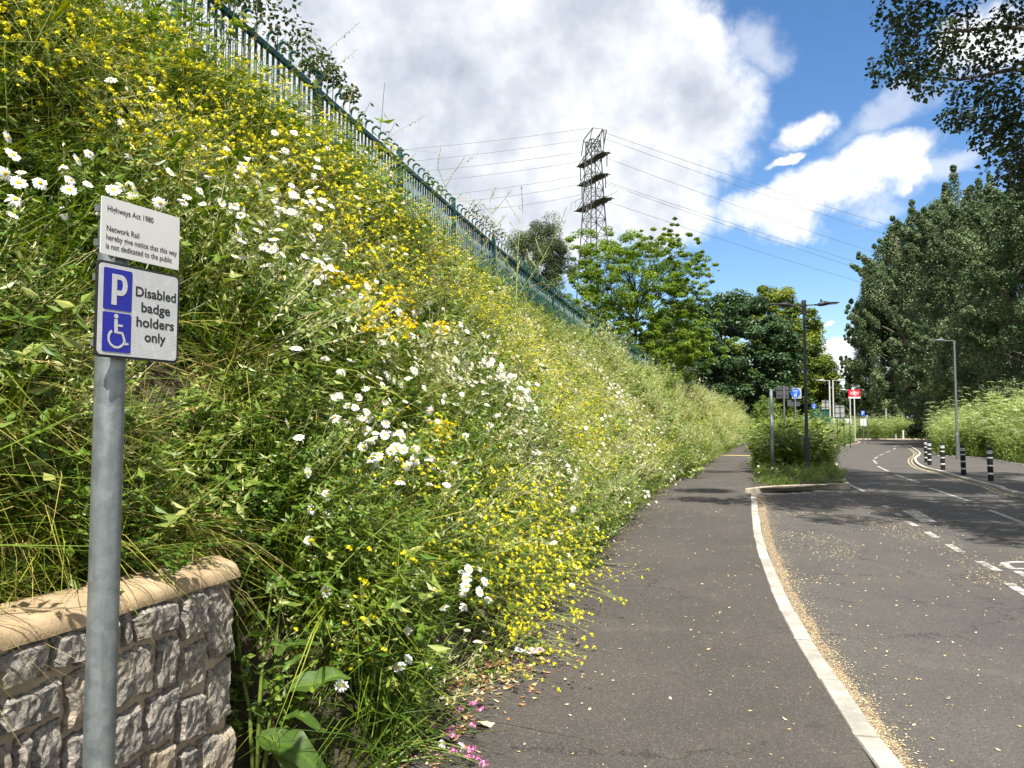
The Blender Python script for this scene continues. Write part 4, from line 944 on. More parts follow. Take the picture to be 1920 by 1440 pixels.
def mustard(seed, n_br=7, h=(.5, .9), balls=4, ball=15, lean=.5, size=.0135, sp=.019):
    r = np.random.default_rng(seed); b = B(); f = B()
    for k in range(n_br):
        a = r.uniform(0, 6.28); p = bent_line((r.normal() * .03, r.normal() * .03, 0), (math.cos(a) * lean, math.sin(a) * lean, 1), r.uniform(*h), .45, 7, r, .07); b.tube(p, np.linspace(.0022, .0009, 8), 3, r.uniform(.3, .7), 0, False)
        ends = [p[-1]]
        for j in range(balls - 1):
            s = r.integers(3, 7); a2 = r.uniform(0, 6.28); q = bent_line(p[s], (math.cos(a2) * .8, math.sin(a2) * .8, .7), r.uniform(.10, .26), .1, 4, r, .08); b.tube(q, .0010, 3, .5, 0, False); ends.append(q[-1])
            m = 6; sx = r.uniform(.2, .9, m); qq = np.stack([np.interp(sx, np.linspace(0, 1, 5), q[:, c]) for c in range(3)], 1); ax = rdir(m, r) + np.array([0, 0, .7]); cards(b, qq + ax * .014, .026, rdir(m, r), ax, r.uniform(.3, .8, m), .12, 0, False, 0)
        for e in ends: q_ = r.uniform(.45, 1.35); flower_ball(f, e, sp * q_, max(4, int(ball * q_ * r.uniform(.7, 1.2))), r, size * r.uniform(.75, 1.15), 0)
        m = 5; s = r.uniform(.05, .6, m); q = np.stack([np.interp(s, np.linspace(0, 1, 8), p[:, c]) for c in range(3)], 1); ax = rdir(m, r); ax[:, 2] *= .3; cards(b, q + ax * .03, r.uniform(.04, .08, m), np.array([0, 0, 1.]) + rdir(m, r) * .5, ax, r.uniform(.2, .7, m), .4, .1, False, 1)
    return b, f
def joined(bl):
    o = B(); m = 0
    for b, k in bl:
        for v, t in zip(b.V, b.T): o.V.append(v); o.T.append(t)
        for f, mm in b.F: o.F.append((f + o.n, mm + m))
        o.n += b.n; m += k
    return o
MU = [mustard(31), mustard(32, 6, (.55, 1.0)), mustard(33, 8, (.4, .8), 5), mustard(34, 5, (.6, 1.05), 5)]
MU_me = [(a.mesh('mustard_stems', ['stem_green', 'weed_leaf']), f.mesh('blossoms', 'yellow_petal')) for a, f in MU]
PMU = [proto('mustard_mass', joined([(a, 2), (f, 1)]), ['stem_green', 'weed_leaf', 'yellow_petal']) for a, f in MU]
RW = [mustard(41, 8, (.42, .52), 7, 34, .34, .017, .038), mustard(42, 9, (.40, .50), 7, 32, .36, .017, .038)]
RW_me = [(a.mesh('ragwort_stems', ['stem_green', 'weed_leaf']), f.mesh('blossoms', 'ragwort_petal')) for a, f in RW]
def daisy(seed, L, lean, rad=.033, petals=15, droop=.1, face=.5):
    """ox-eye daisy: curved stem, ring of petals, domed yellow disc"""
    r = np.random.default_rng(seed); st = B(); p = bent_line((0, 0, 0), (lean, 0, 1), L, .15, 6, r, .03); st.tube(p, np.linspace(.0019, .0013, 7), 4, .45, 0, False)
    m = 5; s = r.uniform(.05, .55, m); q = np.stack([np.interp(s, np.linspace(0, 1, 7), p[:, c]) for c in range(3)], 1); ax = rdir(m, r); ax[:, 2] = abs(ax[:, 2]) * .4; cards(st, q + ax * .015, .035, np.array([0, 0, 1.]) + rdir(m, r) * .4, ax, r.uniform(.2, .7, m), .3, .1, False, 1)
    d = p[-1] - p[-2]; d /= np.linalg.norm(d); n = d * (1 - face) + np.array([.75, 0, .65]) * face; n /= np.linalg.norm(n); u = np.cross(n, [0, 1, 0]); u /= np.linalg.norm(u); w = np.cross(n, u); c = p[-1]
    pe = B(); 
    for k in range(petals):
        a = 2 * math.pi * (k + r.uniform(-.25, .25)) / petals; e = u * math.cos(a) + w * math.sin(a); g = -u * math.sin(a) + w * math.cos(a); R_ = rad * r.uniform(.85, 1.1); dz = droop * r.uniform(.3, 1.8); pw = rad * .15
        P = lambda x, y, z: c + e * R_ * x + g * y - n * R_ * z
        V = [P(.2, -pw * .5, 0), P(.2, pw * .5, 0), P(.62, pw, dz * .35), P(.93, pw * .72, dz * .9), P(1.0, 0, dz * 1.1), P(.93, -pw * .72, dz * .9), P(.62, -pw, dz * .35)]
        pe.add(V, [(0, 1, 2, 6), (6, 2, 3, 5), (5, 3, 4)], r.uniform(.2, 1))
    di = B(); rd = rad * .30; V = [c + n * rd * .62]; f = []
    for j, (rr, hh) in enumerate(((.55, .5), (.9, .25), (1.0, -.05))):
        for k in range(9): a = 2 * math.pi * k / 9; V.append(c + (u * math.cos(a) + w * math.sin(a)) * rd * rr + n * rd * hh)
    f = [(0, 1 + k, 1 + (k + 1) % 9) for k in range(9)] + [(1 + j * 9 + k, 10 + j * 9 + k, 10 + j * 9 + (k + 1) % 9, 1 + j * 9 + (k + 1) % 9) for j in range(2) for k in range(9)]
    di.add(V, f, r.uniform(.2, 1)); return st, pe, di, c
DA = [daisy(50 + k, L, le, ra, pt, dr, fc) for k, (L, le, ra, pt, dr, fc) in enumerate([(.42, .25, .034, 16, .08, .6), (.50, .4, .032, 15, .15, .45), (.36, .3, .030, 14, .3, .35), (.46, .2, .035, 17, .02, .75), (.40, .5, .028, 13, .55, .3), (.55, .35, .033, 15, .2, .85), (.38, .15, .026, 14, .1, .2)])]
DA_me = [(a.mesh('daisy_stem', ['stem_green', 'weed_leaf']), p.mesh('petals', 'white_petal'), d.mesh('disc', 'daisy_disc'), c) for a, p, d, c in DA]
def daisy_patch(seed, n=9):
    r = np.random.default_rng(seed); parts = B()
    for k in range(n):
        a, p, d, c = DA[r.integers(len(DA))]; an = r.uniform(0, 6.28); M = np.array(Matrix.Rotation(an * .35 - .5, 3, 'Z')); o = np.array([r.normal() * .16, r.normal() * .16, 0])
        for bq, mo in ((a, 0), (p, 2), (d, 3)):
            for v, t in zip(bq.V, bq.T): parts.V.append(v @ M.T + o); parts.T.append(t)
            for f, mm in bq.F: parts.F.append((f + parts.n, mm + mo))
            parts.n += bq.n
    return parts
PDA = [proto('daisy_patch', daisy_patch(61), ['stem_green', 'weed_leaf', 'white_petal', 'daisy_disc']), proto('daisy_patch', daisy_patch(62, 12), ['stem_green', 'weed_leaf', 'white_petal', 'daisy_disc'])]
def umbel_plant(seed, h=(1.2, 2.0), n_st=5, leaf_n=160, lean=.22, um=5, tintl=(.1, 1.)):
    r = np.random.default_rng(seed); b = B()
    for k in range(n_st):
        a = r.uniform(0, 6.28); p = bent_line((r.normal() * .10, r.normal() * .10, 0), (math.cos(a) * lean, math.sin(a) * lean, 1), r.uniform(*h), .1, 6, r, .05); b.tube(p, np.linspace(.008, .003, 7), 4, .5, 0, False); ends = [p[-1]]
        for j in range(um - 1): s = r.integers(2, 6); a2 = r.uniform(0, 6.28); q = bent_line(p[s], (math.cos(a2) * .7, math.sin(a2) * .7, .9), r.uniform(.25, .5), -.1, 3, r, .05); b.tube(q, .0028, 3, .5, 0, False); ends.append(q[-1])
        for e in ends:
            R_ = r.uniform(.05, .10); m = 26; ang = r.uniform(0, 6.28, m); rr = R_ * np.sqrt(r.uniform(0, 1, m)); c = e + np.stack([rr * np.cos(ang), rr * np.sin(ang), .03 - rr * rr * 2.5], 1); cards(b, c, r.uniform(.016, .028, m), np.array([0, 0, 1.]) + rdir(m, r) * .45, rdir(m, r), r.uniform(0, 1, m), .9, .06, False, 2)
        m = leaf_n // n_st; s = r.uniform(.05, .95, m); q = np.stack([np.interp(s, np.linspace(0, 1, 7), p[:, c]) for c in range(3)], 1); ax = rdir(m, r); ax[:, 2] = ax[:, 2] * .4 + .15
        cards(b, q + ax * r.uniform(.05, .34, m)[:, None], r.uniform(.05, .13, m), np.array([0, 0, 1.]) + rdir(m, r) * .6, ax, r.uniform(*tintl, m), .42, .14, False, 1)
    return b
UM = ['stem_green', 'hemlock_leaf', 'umbel_cream']
PU = [proto('hemlock', umbel_plant(71), UM), proto('hemlock', umbel_plant(72, (1.0, 1.7), 6, 200), UM), proto('hemlock', umbel_plant(73, (.6, 1.1), 5, 130, .4, 6), UM)]

# ---------------------------------------------------------------- scattering what nobody could count
def lean_euler(d, spin): return (Vector((0, 0, 1)).rotation_difference(d) @ Quaternion((0, 0, 1), spin)).to_euler()
def scatter(name, P, E, S, I, protos, parent=None):
    me = bpy.data.meshes.new(name); n = len(P); me.vertices.add(n); me.vertices.foreach_set('co', np.asarray(P, np.float32).ravel())
    a = me.attributes.new('turn', 'FLOAT_VECTOR', 'POINT'); a.data.foreach_set('vector', np.asarray(E, np.float32).ravel())
    a = me.attributes.new('size', 'FLOAT', 'POINT'); a.data.foreach_set('value', np.asarray(S, np.float32))
    a = me.attributes.new('sort', 'INT', 'POINT'); a.data.foreach_set('value', np.asarray(I, np.int32))
    o = stuff(obj(name, me, parent)); g = bpy.data.node_groups.new(name, 'GeometryNodeTree')
    g.interface.new_socket('Geometry', in_out='INPUT', socket_type='NodeSocketGeometry'); g.interface.new_socket('Geometry', in_out='OUTPUT', socket_type='NodeSocketGeometry')
    N = NT(g); gi = N.new('NodeGroupInput'); go = N.new('NodeGroupOutput'); J = N.new('GeometryNodeJoinGeometry')
    def attr(nm, ty):
        q = N.new('GeometryNodeInputNamedAttribute', data_type=ty); q.inputs[0].default_value = nm; return q.outputs[0]
    er = N.new('FunctionNodeEulerToRotation'); N.link(attr('turn', 'FLOAT_VECTOR'), er.inputs[0]); sz = attr('size', 'FLOAT'); so = attr('sort', 'INT')
    for k, p in enumerate(protos):
        oi = N.new('GeometryNodeObjectInfo'); oi.inputs['Object'].default_value = p; oi.inputs['As Instance'].default_value = True
        cmp_ = N.new('FunctionNodeCompare', data_type='INT', operation='EQUAL'); N.link(so, cmp_.inputs[2]); cmp_.inputs[3].default_value = k
        ip = N.new('GeometryNodeInstanceOnPoints'); N.link(gi.outputs[0], ip.inputs['Points']); N.link(cmp_.outputs[0], ip.inputs['Selection']); N.link(oi.outputs['Geometry'], ip.inputs['Instance']); N.link(er.outputs[0], ip.inputs['Rotation']); N.link(sz, ip.inputs['Scale']); N.link(ip.outputs[0], J.inputs[0])
    N.link(J.outputs[0], go.inputs[0]); m = o.modifiers.new('scatter', 'NODES'); m.node_group = g; return o
class Pts:
    def __init__(s): s.P = []; s.E = []; s.S = []; s.I = []
    def put(s, p, d, spin, size, idx): s.P.append(tuple(p)); s.E.append(tuple(lean_euler(Vector(d).normalized(), spin))); s.S.append(size); s.I.append(idx)
    def go(s, name, protos): return scatter(name, s.P, s.E, s.S, s.I, protos) if s.P else None
rb = np.random.default_rng(99)
def out_dir(y): _, tx, ty = foot_frame(y); return np.array([float(ty), -float(tx), 0])
def sample_bank(n, y0, y1, t0=0., t1=3.3, power=1.):
    u = rb.uniform(0, 1, n); y = y0 + (y1 - y0) * u ** power; t = rb.uniform(t0, t1, n); return y, t
def free(y, t): return t > .68 if y < WALL_END + .12 else True
G = Pts(); W = Pts(); SD = Pts()
def plant(pts, y, t, idx, size, lean=.55, jit=.25, dz=-.02):
    if not free(y, t): return
    if 3.3 < y < 3.66 and t < .75 and (rb.uniform() < .85 if t < .42 or pts is G else rb.uniform() < .35): return      # room for the broad leaved weed by the wall end
    p = bank_pt(np.array([y]), np.array([t]), dz)[0]; d = np.array([0, 0, 1.]) + out_dir(y) * lean * rb.uniform(.5, 1.4) + rb.normal(size=3) * jit; d[2] = max(d[2], .25); pts.put(p, d, rb.uniform(0, 6.28), size, idx)
from mathutils import noise as mnoise
def patch(y, t, f, k): return mnoise.noise(Vector((y * f, t * f * 1.4, k)))
# near bank: grasses with dry tufts low down over the wall
for (y0, y1, n) in [(.4, 4.2, 1150), (4.0, 8, 1000), (8, 14, 1100), (14, 24, 1300)]:
    Y, T = sample_bank(n, y0, y1)
    for y, t in zip(Y, T):
        if not free(y, t): continue
        q = patch(y, t, .9, 3); hole = patch(y, t, 1.6, 41); low = y < 4.4 and t < 1.3; fringe = y > 3.4 and t < .9
        if hole < (-.13 if 2 < y < 8 else -.20) and y < 11 and rb.uniform() < .8: continue
        if 4.1 < y < 8 and t < .20: continue
        sz = (1.05 + .35 * patch(y, t, .8, 17)) * (1 if y < 8 else 1.12)
        if t > 2.4: sz *= 1.22 + (.40 if y < 9.8 else 0)
        u = rb.uniform(); dry = 0 if fringe else max(.015, (.50 if low else .06 if y < 9 else .14) + .2 * q); wd_ = .40 if fringe else (.15 if low else .30)
        if u < dry: plant(G, y, t, 3 + rb.integers(2), rb.uniform(.8, 1.15) * sz, .55 if low else .3)
        elif u < dry + wd_: plant(W, y, t, rb.integers(3), rb.uniform(.8, 1.2) * sz, .35)
        else: plant(G, y, t, rb.integers(3), rb.uniform(.8, 1.2) * sz, .22, .2)
        if rb.uniform() < (.05 if y < 6 else .18 if y < 9 else .34): plant(SD, y, t, rb.integers(2), rb.uniform(.8, 1.2), .35)
        if rb.uniform() < .05 and t > .5: plant(W, y, t, 3, rb.uniform(.5, .9), .4)
# grass hanging over the coping
for k in range(230):
    y = rb.uniform(.6, 3.3); t = rb.uniform(.74, 1.05); plant(G, y, t, rb.choice([0, 2, 2, 3, 3]), rb.uniform(.45, .75), .8)
# leafy fringe at the foot of the bank
for k in range(620):
    y = 3.35 + 20 * rb.uniform() ** 1.6; t = rb.uniform(.14, .95) if y < 4 else rb.uniform(.16, 1.0) if y < 8 else rb.uniform(-.05, .7); plant(W, y, t, rb.integers(3), rb.uniform(.5, .9), .35)
for k in range(620):
    y = 3.35 + 26 * rb.uniform() ** 1.5; t = rb.uniform(.14, .6) if y < 4 else rb.uniform(.14, .7) if y < 8 else rb.uniform(-.1, .5); plant(G, y, t, rb.integers(3), rb.uniform(.45, .8), .4)
# farther bank
Y, T = sample_bank(5600, 24, 120, -.1, 3.4, 1.35)
for y, t in zip(Y, T):
    r_ = rb.uniform(); q = patch(y, t, .18, 8); hl = patch(y, t, .42, 61); g = (1.2 + y / 130) * (1 + .6 * patch(y, t, .30, 19))
    if hl < -.14 and rb.uniform() < .75: continue
    r_ = min(.999, max(0, r_ + .45 * patch(y, t, .15, 23)))
    if t > 2.5 and patch(y, t, .2, 55) > -.15: g *= 1.3
    if r_ < .34: plant(G, y, t, rb.integers(3), rb.uniform(.8, 1.2) * g, .3)
    elif r_ < .44 + q * .25: plant(G, y, t, 3 + rb.integers(2), rb.uniform(.8, 1.2) * g, .35)
    elif r_ < .59 + .2 * patch(y, t, .25, 91): plant(SD, y, t, rb.integers(2), rb.uniform(.8, 1.3) * g, .35)
    else: plant(W, y, t, rb.integers(3), rb.uniform(.9, 1.3) * g, .3)
G.go('bank_grass', PG + PD)
for k in range(70): plant(W, rb.uniform(5.5, 10.5), rb.uniform(2.7, 3.25), rb.integers(3), rb.uniform(1.2, 1.8), .25)
W.go('bank_weeds', PW + PB); SD.go('seeding_weeds', PS)

# ---------------------------------------------------------------- daisies that can be counted, then the rest as one mass
def zone(px, py):
    if px < 470 and 440 < py < 620: return 'in the grass right of the notice'
    if py > 1160 and px > 700: return 'by the litter at the foot of the bank beside the path'
    if px < 470 and py < 470: return 'on the bank above and left of the white notice' if px < 200 else 'on the bank above the white notice'
    if px < 700 and py < 600: return 'on the bank between the signs and the orange ragwort'
    if px < 850 and py < 420: return 'near the crest of the bank against the green fence'
    if px < 720 and py < 900: return 'in the long grass right of the parking sign'
    if px < 720: return 'over the leafy bank foot right of the stone wall'
    return 'in the low fringe of the bank along the path' if py > 760 else 'on the middle of the bank below the green fence'
LOOK = ['open white daisy', 'tilted white daisy', 'ragged white daisy', 'wide flat white daisy', 'withered white daisy', 'upturned white daisy', 'small white daisy']
def place_daisy(pt, k, label, group, face=None, up=None):
    st, pe, di, c = DA_me[k]; root = tag(obj('daisy', st), label, 'daisy', group); obj('petals', pe, root); obj('disc', di, root)
    y, t = bank_inv(np.array([pt])); sp_ = rb.normal() * .8 + (math.atan2(-1, .55) if face is None else face)
    e = lean_euler((Vector((0, 0, 1)) + Vector(out_dir(float(y[0]))) * (rb.uniform(.2, .9) if up is None else up) + Vector(rb.normal(size=3) * .15)).normalized(), sp_)
    root.rotation_euler = e; s = rb.uniform(.68, 1.08); root.scale = (s, s, s); root.location = Vector(pt) - e.to_matrix() @ (Vector(c) * s); return root
HERO = [(208, 150), (285, 165), (230, 230), (250, 275), (146, 300), (168, 288), (15, 257), (24, 290), (10, 325), (34, 342), (130, 355), (165, 345), (320, 322), (375, 358), (300, 380), (120, 400), (416, 380), (455, 450), (440, 480), (493, 460), (565, 487), (610, 482), (650, 472), (555, 653), (610, 672), (640, 698), (672, 745), (686, 728), (637, 741), (540, 795), (560, 820), (577, 886), (620, 965), (583, 955), (612, 927), (665, 958), (580, 1012), (622, 1010), (590, 1050), (612, 1108), (655, 1132), (640, 1285)]
nd = 0
for px, py in HERO:
    p = bank_hit(px, py, .78 if py > 600 else .9)
    if p is None: continue
    z = zone(px, py); k = int(rb.choice([0, 1, 3, 3, 5, 0])); place_daisy(p, k, LOOK[k] + ' ' + z, LOOK[k] + ' blooms ' + z); nd += 1
for (px, py, Y) in [(765, 1183, 3.95), (748, 1250, 3.80), (766, 1236, 3.84), (801, 1247, 3.86), (640, 1286, 3.6)]: place_daisy(np.array(at(px, py, Y)), 3, 'open white daisy in the little cluster beside the litter at the bank foot', 'cluster of open daisies at the path edge', up=.1); nd += 1
for (px, py, Y) in [(832, 1395, 3.75), (871, 1400, 3.75)]: place_daisy(np.array(at(px, py, Y)), 4, 'drooping white daisy among pink blossom at the front of the path edge', 'drooping daisies at the path edge', up=.8); nd += 1
BOXES = [((500, 100, 760, 400), 84), ((420, 330, 640, 520), 30), ((230, 260, 480, 420), 10), ((0, 200, 250, 420), 10), ((640, 420, 900, 640), 24), ((800, 690, 1130, 990), 70), ((700, 620, 900, 900), 20), ((560, 880, 700, 1160), 8)]
for (x0, y0, x1, y1), n in BOXES:
    k = 0
    for _ in range(n * 4):
        if k >= n or nd >= 286: break
        px, py = rb.uniform(x0, x1), rb.uniform(y0, y1); p = bank_hit(px, py, rb.uniform(.75, 1.1) * (1.15 if py < 420 and px > 520 else 1))
        if p is None: continue
        z = zone(px, py); kk = int(rb.integers(7)); place_daisy(p, kk, LOOK[kk] + ' ' + z, LOOK[kk] + ' blooms ' + z); k += 1; nd += 1
for k in range(9):
    px, py = rb.uniform(1422, 1475), rb.uniform(862, 893); place_daisy(np.array(at(px, py, rb.uniform(22.2, 24.2))), int(rb.choice([0, 3, 5])), 'white daisy at the foot of the bare post in the planted verge', 'daisies in the planted verge'); nd += 1
D2 = Pts()
for k in range(3600):
    y = 4.6 + 80 * rb.uniform() ** 1.3; t = rb.uniform(.0, 3.25)
    if patch(y, t, .25 if y > 12 else .6, 31) + rb.uniform(-.35, .35) > (-.05 if y > 9 else .12): plant(D2, y, t, rb.integers(2), rb.uniform(.75, 1.15) * (1 + y / 130), .5)
for k in range(46): plant(D2, rb.uniform(6.8, 12), rb.uniform(2.5, 3.2), rb.integers(2), rb.uniform(1.0, 1.5), .3)
D2.go('daisy_mass', PDA)
# ---------------------------------------------------------------- mustard
def place_mustard(p, label, group, lean=.5, k=None, s=None, d=None):
    k = int(rb.integers(4)) if k is None else k; a, f = MU_me[k]; root = tag(obj('mustard_plant', a), label, 'wildflower', group); obj('blossoms', f, root); y, t = bank_inv(np.array([p]))
    dd = np.array([0, 0, 1.]) + out_dir(float(y[0])) * lean * rb.uniform(.6, 1.3) + rb.normal(size=3) * .2 if d is None else np.array(d); dd[2] = max(dd[2], .12)
    root.rotation_euler = lean_euler(Vector(dd).normalized(), rb.uniform(0, 6.28)); s = s or rb.uniform(.75, 1.1); root.scale = (s, s, s); root.location = Vector(p); return root
def mz(y, t):
    if y < 4.2: return 'high on the bank left of the notice' if t > 1.9 else 'low on the bank behind the sign post'
    if y < 5.4: return 'high on the bank above the notice' if t > 1.9 else 'at the leafy foot of the bank by the wall end'
    if y < 7.4: return 'on the upper bank before the ivy covered fence' if t > 1.7 else 'low on the bank beside the paper litter'
    if y < 12: return 'under the nearest open stretch of fence' if t > 1.7 else 'on the lower bank between daisies'
    return 'on the upper bank toward the pylon' if t > 1.7 else 'on the lower bank farther along the path'
nm = 0
def mput(y, t, lean=.5):
    global nm
    if not free(y, t) or nm >= 270: return
    z = mz(y, t); k = int(rb.integers(4)); L_ = ['bushy', 'long stemmed', 'many branched', 'tall thin'][k] + ' yellow mustard ' + z; place_mustard(bank_pt(np.array([y]), np.array([t]), -.03)[0], L_, L_, lean, k, (rb.uniform(1.1, 1.45) if t > 1.7 and y < 8 else None)); nm += 1
for k in range(165): mput(rb.uniform(2.6, 8.0), rb.uniform(1.75, 3.25), .35)
for k in range(34): mput(rb.uniform(6.5, 12), rb.uniform(1.5, 3.1))
for k in range(52): mput(rb.uniform(9, 20), rb.uniform(.6, 3.0))
for k in range(22): mput(3.5 + rb.uniform(0, 3.2), rb.uniform(.2, .6), .7)
# sprays leaning out over the path
for k in range(36):
    y = rb.uniform(4.7, 7.8); p = bank_pt(np.array([y]), np.array([rb.uniform(-.05, .3)]), .0)[0]; o = out_dir(y)
    place_mustard(p, ['bushy', 'long', 'much branched', 'thin'][k % 4] + ' yellow mustard spray leaning out low over the path', ['bushy', 'long', 'much branched', 'thin'][k % 4] + ' sprays leaning over the path', k=k % 4, s=rb.uniform(.85, 1.2), d=o * rb.uniform(.9, 1.3) + np.array([.0, -.25, rb.uniform(.5, 1.0)]) + rb.normal(size=3) * .15)
M2 = Pts()
for k in range(2600):
    y = 10 + 70 * rb.uniform() ** 1.2; t = rb.uniform(.2, 3.2)
    if patch(y, t, .22, 77) + rb.uniform(-.3, .3) > .0: plant(M2, y, t, rb.integers(4), rb.uniform(.8, 1.1) * (1 + y / 160), .45)
for k in range(46): plant(M2, rb.uniform(6.2, 11), rb.uniform(2.6, 3.2), rb.integers(4), rb.uniform(1.0, 1.45), .25)
M2.go('mustard_mass', PMU)
# ragwort
for k, (px, py, lab) in enumerate([(712, 562, 'large orange yellow ragwort head in the middle of the bank'), (690, 520, 'small ragwort head just above the largest orange yellow one'), (770, 560, 'ragwort head right of the largest orange yellow one'), (772, 595, 'ragwort head hanging below its right-hand neighbours'), (740, 535, 'narrow ragwort head between daisies above the largest one'), (632, 494, 'ragwort head left of the others, beside a white daisy'), (700, 580, 'low part of the orange yellow ragwort patch, under its largest head'), (825, 600, 'outlying ragwort head farther along the bank'), (838, 885, 'ragwort head in the low fringe beside the path'), (826, 785, 'lone ragwort head lower on the bank')]):
    p = bank_hit(px, py, .85); a, f = RW_me[k % 2]
    if p is None: continue
    r_ = tag(obj('ragwort_plant', a), lab, 'wildflower', 'orange yellow ragwort on the bank'); obj('blossoms', f, r_); e = lean_euler(Vector((.25, -.2, 1)).normalized(), rb.uniform(0, 6.28)); r_.rotation_euler = e; s = 1.0 if k in (0, 6) else .6; r_.scale = (s, s, s); r_.location = Vector(p) - Vector((.1, -.1, .5 * s))
# hemlock and pale umbels on the far bank
U = Pts()
for k in range(620):
    y = 16 + 100 * rb.uniform() ** 1.1; t = rb.uniform(-.1, 3.3); q = patch(y, t, .12, 5)
    if y > 62 or q > .05: plant(U, y, t, 2 if y < 60 else rb.integers(3), rb.uniform(.7, 1.0), .25)
U.go('hemlock_on_bank', PU)

# ---------------------------------------------------------------- verge, hemlock stands
V1 = Pts(); H = Pts()
def up_put(pts, x, y, z, idx, s, jit=.15): pts.put((x, y, z), np.array([0, 0, 1.]) + rb.normal(size=3) * jit * np.array([1, 1, 0]), rb.uniform(0, 6.28), s, idx)
def verge_x(y): return float(kerbx(y)) + .1, float(np.interp(y, rp[:, 1], rp[:, 0])) - .1
for k in range(700):
    y = 19.2 + 20 * rb.uniform() ** 1.7; a, c = verge_x(max(y, 20.3)); x = rb.uniform(a, c)
    if y < 20.4 and x > 8.6: continue
    if y < 19.8 + max(0, x - 6.6) * .34 : continue
    up_put(V1, x, y, .08, int(rb.choice([0, 2, 2, 5, 6, 7, 7])), rb.uniform(.5, .9) * (.5 if y < 22 else .85))
for k in range(190):
    y = 26.3 + 9 * rb.uniform(); a, c = verge_x(y); up_put(V1, rb.uniform(a + .5, min(c - .3, a + 2.1)), y, .08, int(rb.choice([5, 6, 7])), rb.uniform(2.2, 3.5))
    if k % 4 == 0: up_put(H, rb.uniform(a + .1, c - .2), y, .08, 2, rb.uniform(.9, 1.4))
for k in range(520):
    y = 34 + 42 * rb.uniform(); a, c = verge_x(y); x = rb.uniform(a, c - .25); up_put(V1, x, y, .08, int(rb.choice([0, 1, 5])), rb.uniform(.8, 1.2))
    if y > 46: up_put(H, rb.uniform(max(a + .6, c - 2.6), c - .6), y, .08, int(rb.integers(2)), rb.uniform(.8, 1.2) * (.75 if y < 50 else 1.12))
V1.go('verge_grass', PG + PD + PW)
H.go('hemlock_in_verge', PU)
H = Pts(); V2 = Pts()
bk = np.array(BK[::-1]); 
def back_x(y): return float(np.interp(y, [14, 26, 31.79, 34.32, 36.82, 39.3, 42.2, 50.5, 66, 82], [20, 20, 21.03, 21.88, 22.97, 23.6, 23.2, 27.5, 36, 46]))
for k in range(900):
    y = rb.uniform(16, 84); x = back_x(y) + .45 + 5.0 * rb.uniform() ** 1.3; up_put(H, x, y, .05, int(rb.integers(2)), rb.uniform(.9, 1.25) * (1.75 if x > back_x(y) + 1.5 else 1.25))
for k in range(420):
    y = rb.uniform(18, 80); x = back_x(y) + .1 + rb.uniform(0, 1.4); up_put(V2, x, y, .05, int(rb.choice([0, 1, 5, 6])), rb.uniform(.5, .9))
for k in range(420):
    x = rb.uniform(35.5, 64); up_put(H, x, rb.uniform(98.4, 102.5), .05, int(rb.integers(2)), rb.uniform(1.4, 1.9))
H.go('hemlock_thicket', PU); V2.go('footway_grass', PG + PD[:1] + [PD[1]] + PW)

# ---------------------------------------------------------------- trees
def crown_clumps(C, Rd, n, rr, rng, shell=.55, zmin=None):
    o = []
    for _ in range(n):
        d = rdir(1, rng)[0]; q = rng.uniform(shell, 1.0) ** .6; p = np.array(C) + d * np.array(Rd) * q
        if zmin is not None and p[2] < zmin: p[2] = zmin + rng.uniform(0, 1.2)
        o.append((p, rr * rng.uniform(.7, 1.3)))
    return o
def leaf_mass(b, clumps, per, size, rng, flat=.75, upb=.7, width=.6, heart=False, tint=(0, 1), droop=0., jitter_t=.25, fold=.14):
    for c, r in clumps:
        n = int(per * rng.uniform(.75, 1.25)); d = rdir(n, rng); q = rng.uniform(.2, 1, n) ** .5
        p = c + d * q[:, None] * r * np.array([1, 1, flat]); nn = d * .6 + np.array([0, 0, upb]) + rdir(n, rng) * .6; ax = d * np.array([1, 1, .3]) + rdir(n, rng) * .6 + np.array([0, 0, -droop])
        t0 = rng.uniform(*tint); cards(b, p, size * rng.uniform(.7, 1.3, n), nn, ax, np.clip(t0 * .6 + rng.uniform(*tint, n) * .4 + rng.normal(size=n) * jitter_t * .4, 0, 1), width, fold, heart)
def trunk_mesh(b, base, top, r0, limbs, rng, r1=None):
    p = bent_line(base, np.array(top) - np.array(base), np.linalg.norm(np.array(top) - np.array(base)), 0, 8, rng, .035); b.tube(p, np.linspace(r0, r1 or r0 * .25, 9), 10, .5)
    for c in limbs:
        s = int(np.clip(2 + (c[2] - base[2]) / max(top[2] - base[2], .1) * 5 - 1, 1, 7)); a = p[s]; m = (a + np.array(c)) / 2 + np.array([0, 0, .12 * np.linalg.norm(np.array(c) - a)]) * rng.uniform(-.3, 1); rad = r0 * .34
        q = np.array([a * (1 - u) ** 2 + m * 2 * u * (1 - u) + np.array(c) * u * u for u in np.linspace(0, 1, 6)]); b.tube(q, np.linspace(rad, rad * .18, 6), 5, .5)
def tree(name, label, loc, group, trunk, crown, tmat, cmat):
    t = thing(name, label, 'tree', loc, 0, group); obj('trunk', trunk, t); obj('crown', crown, t); return t
rt = np.random.default_rng(123)
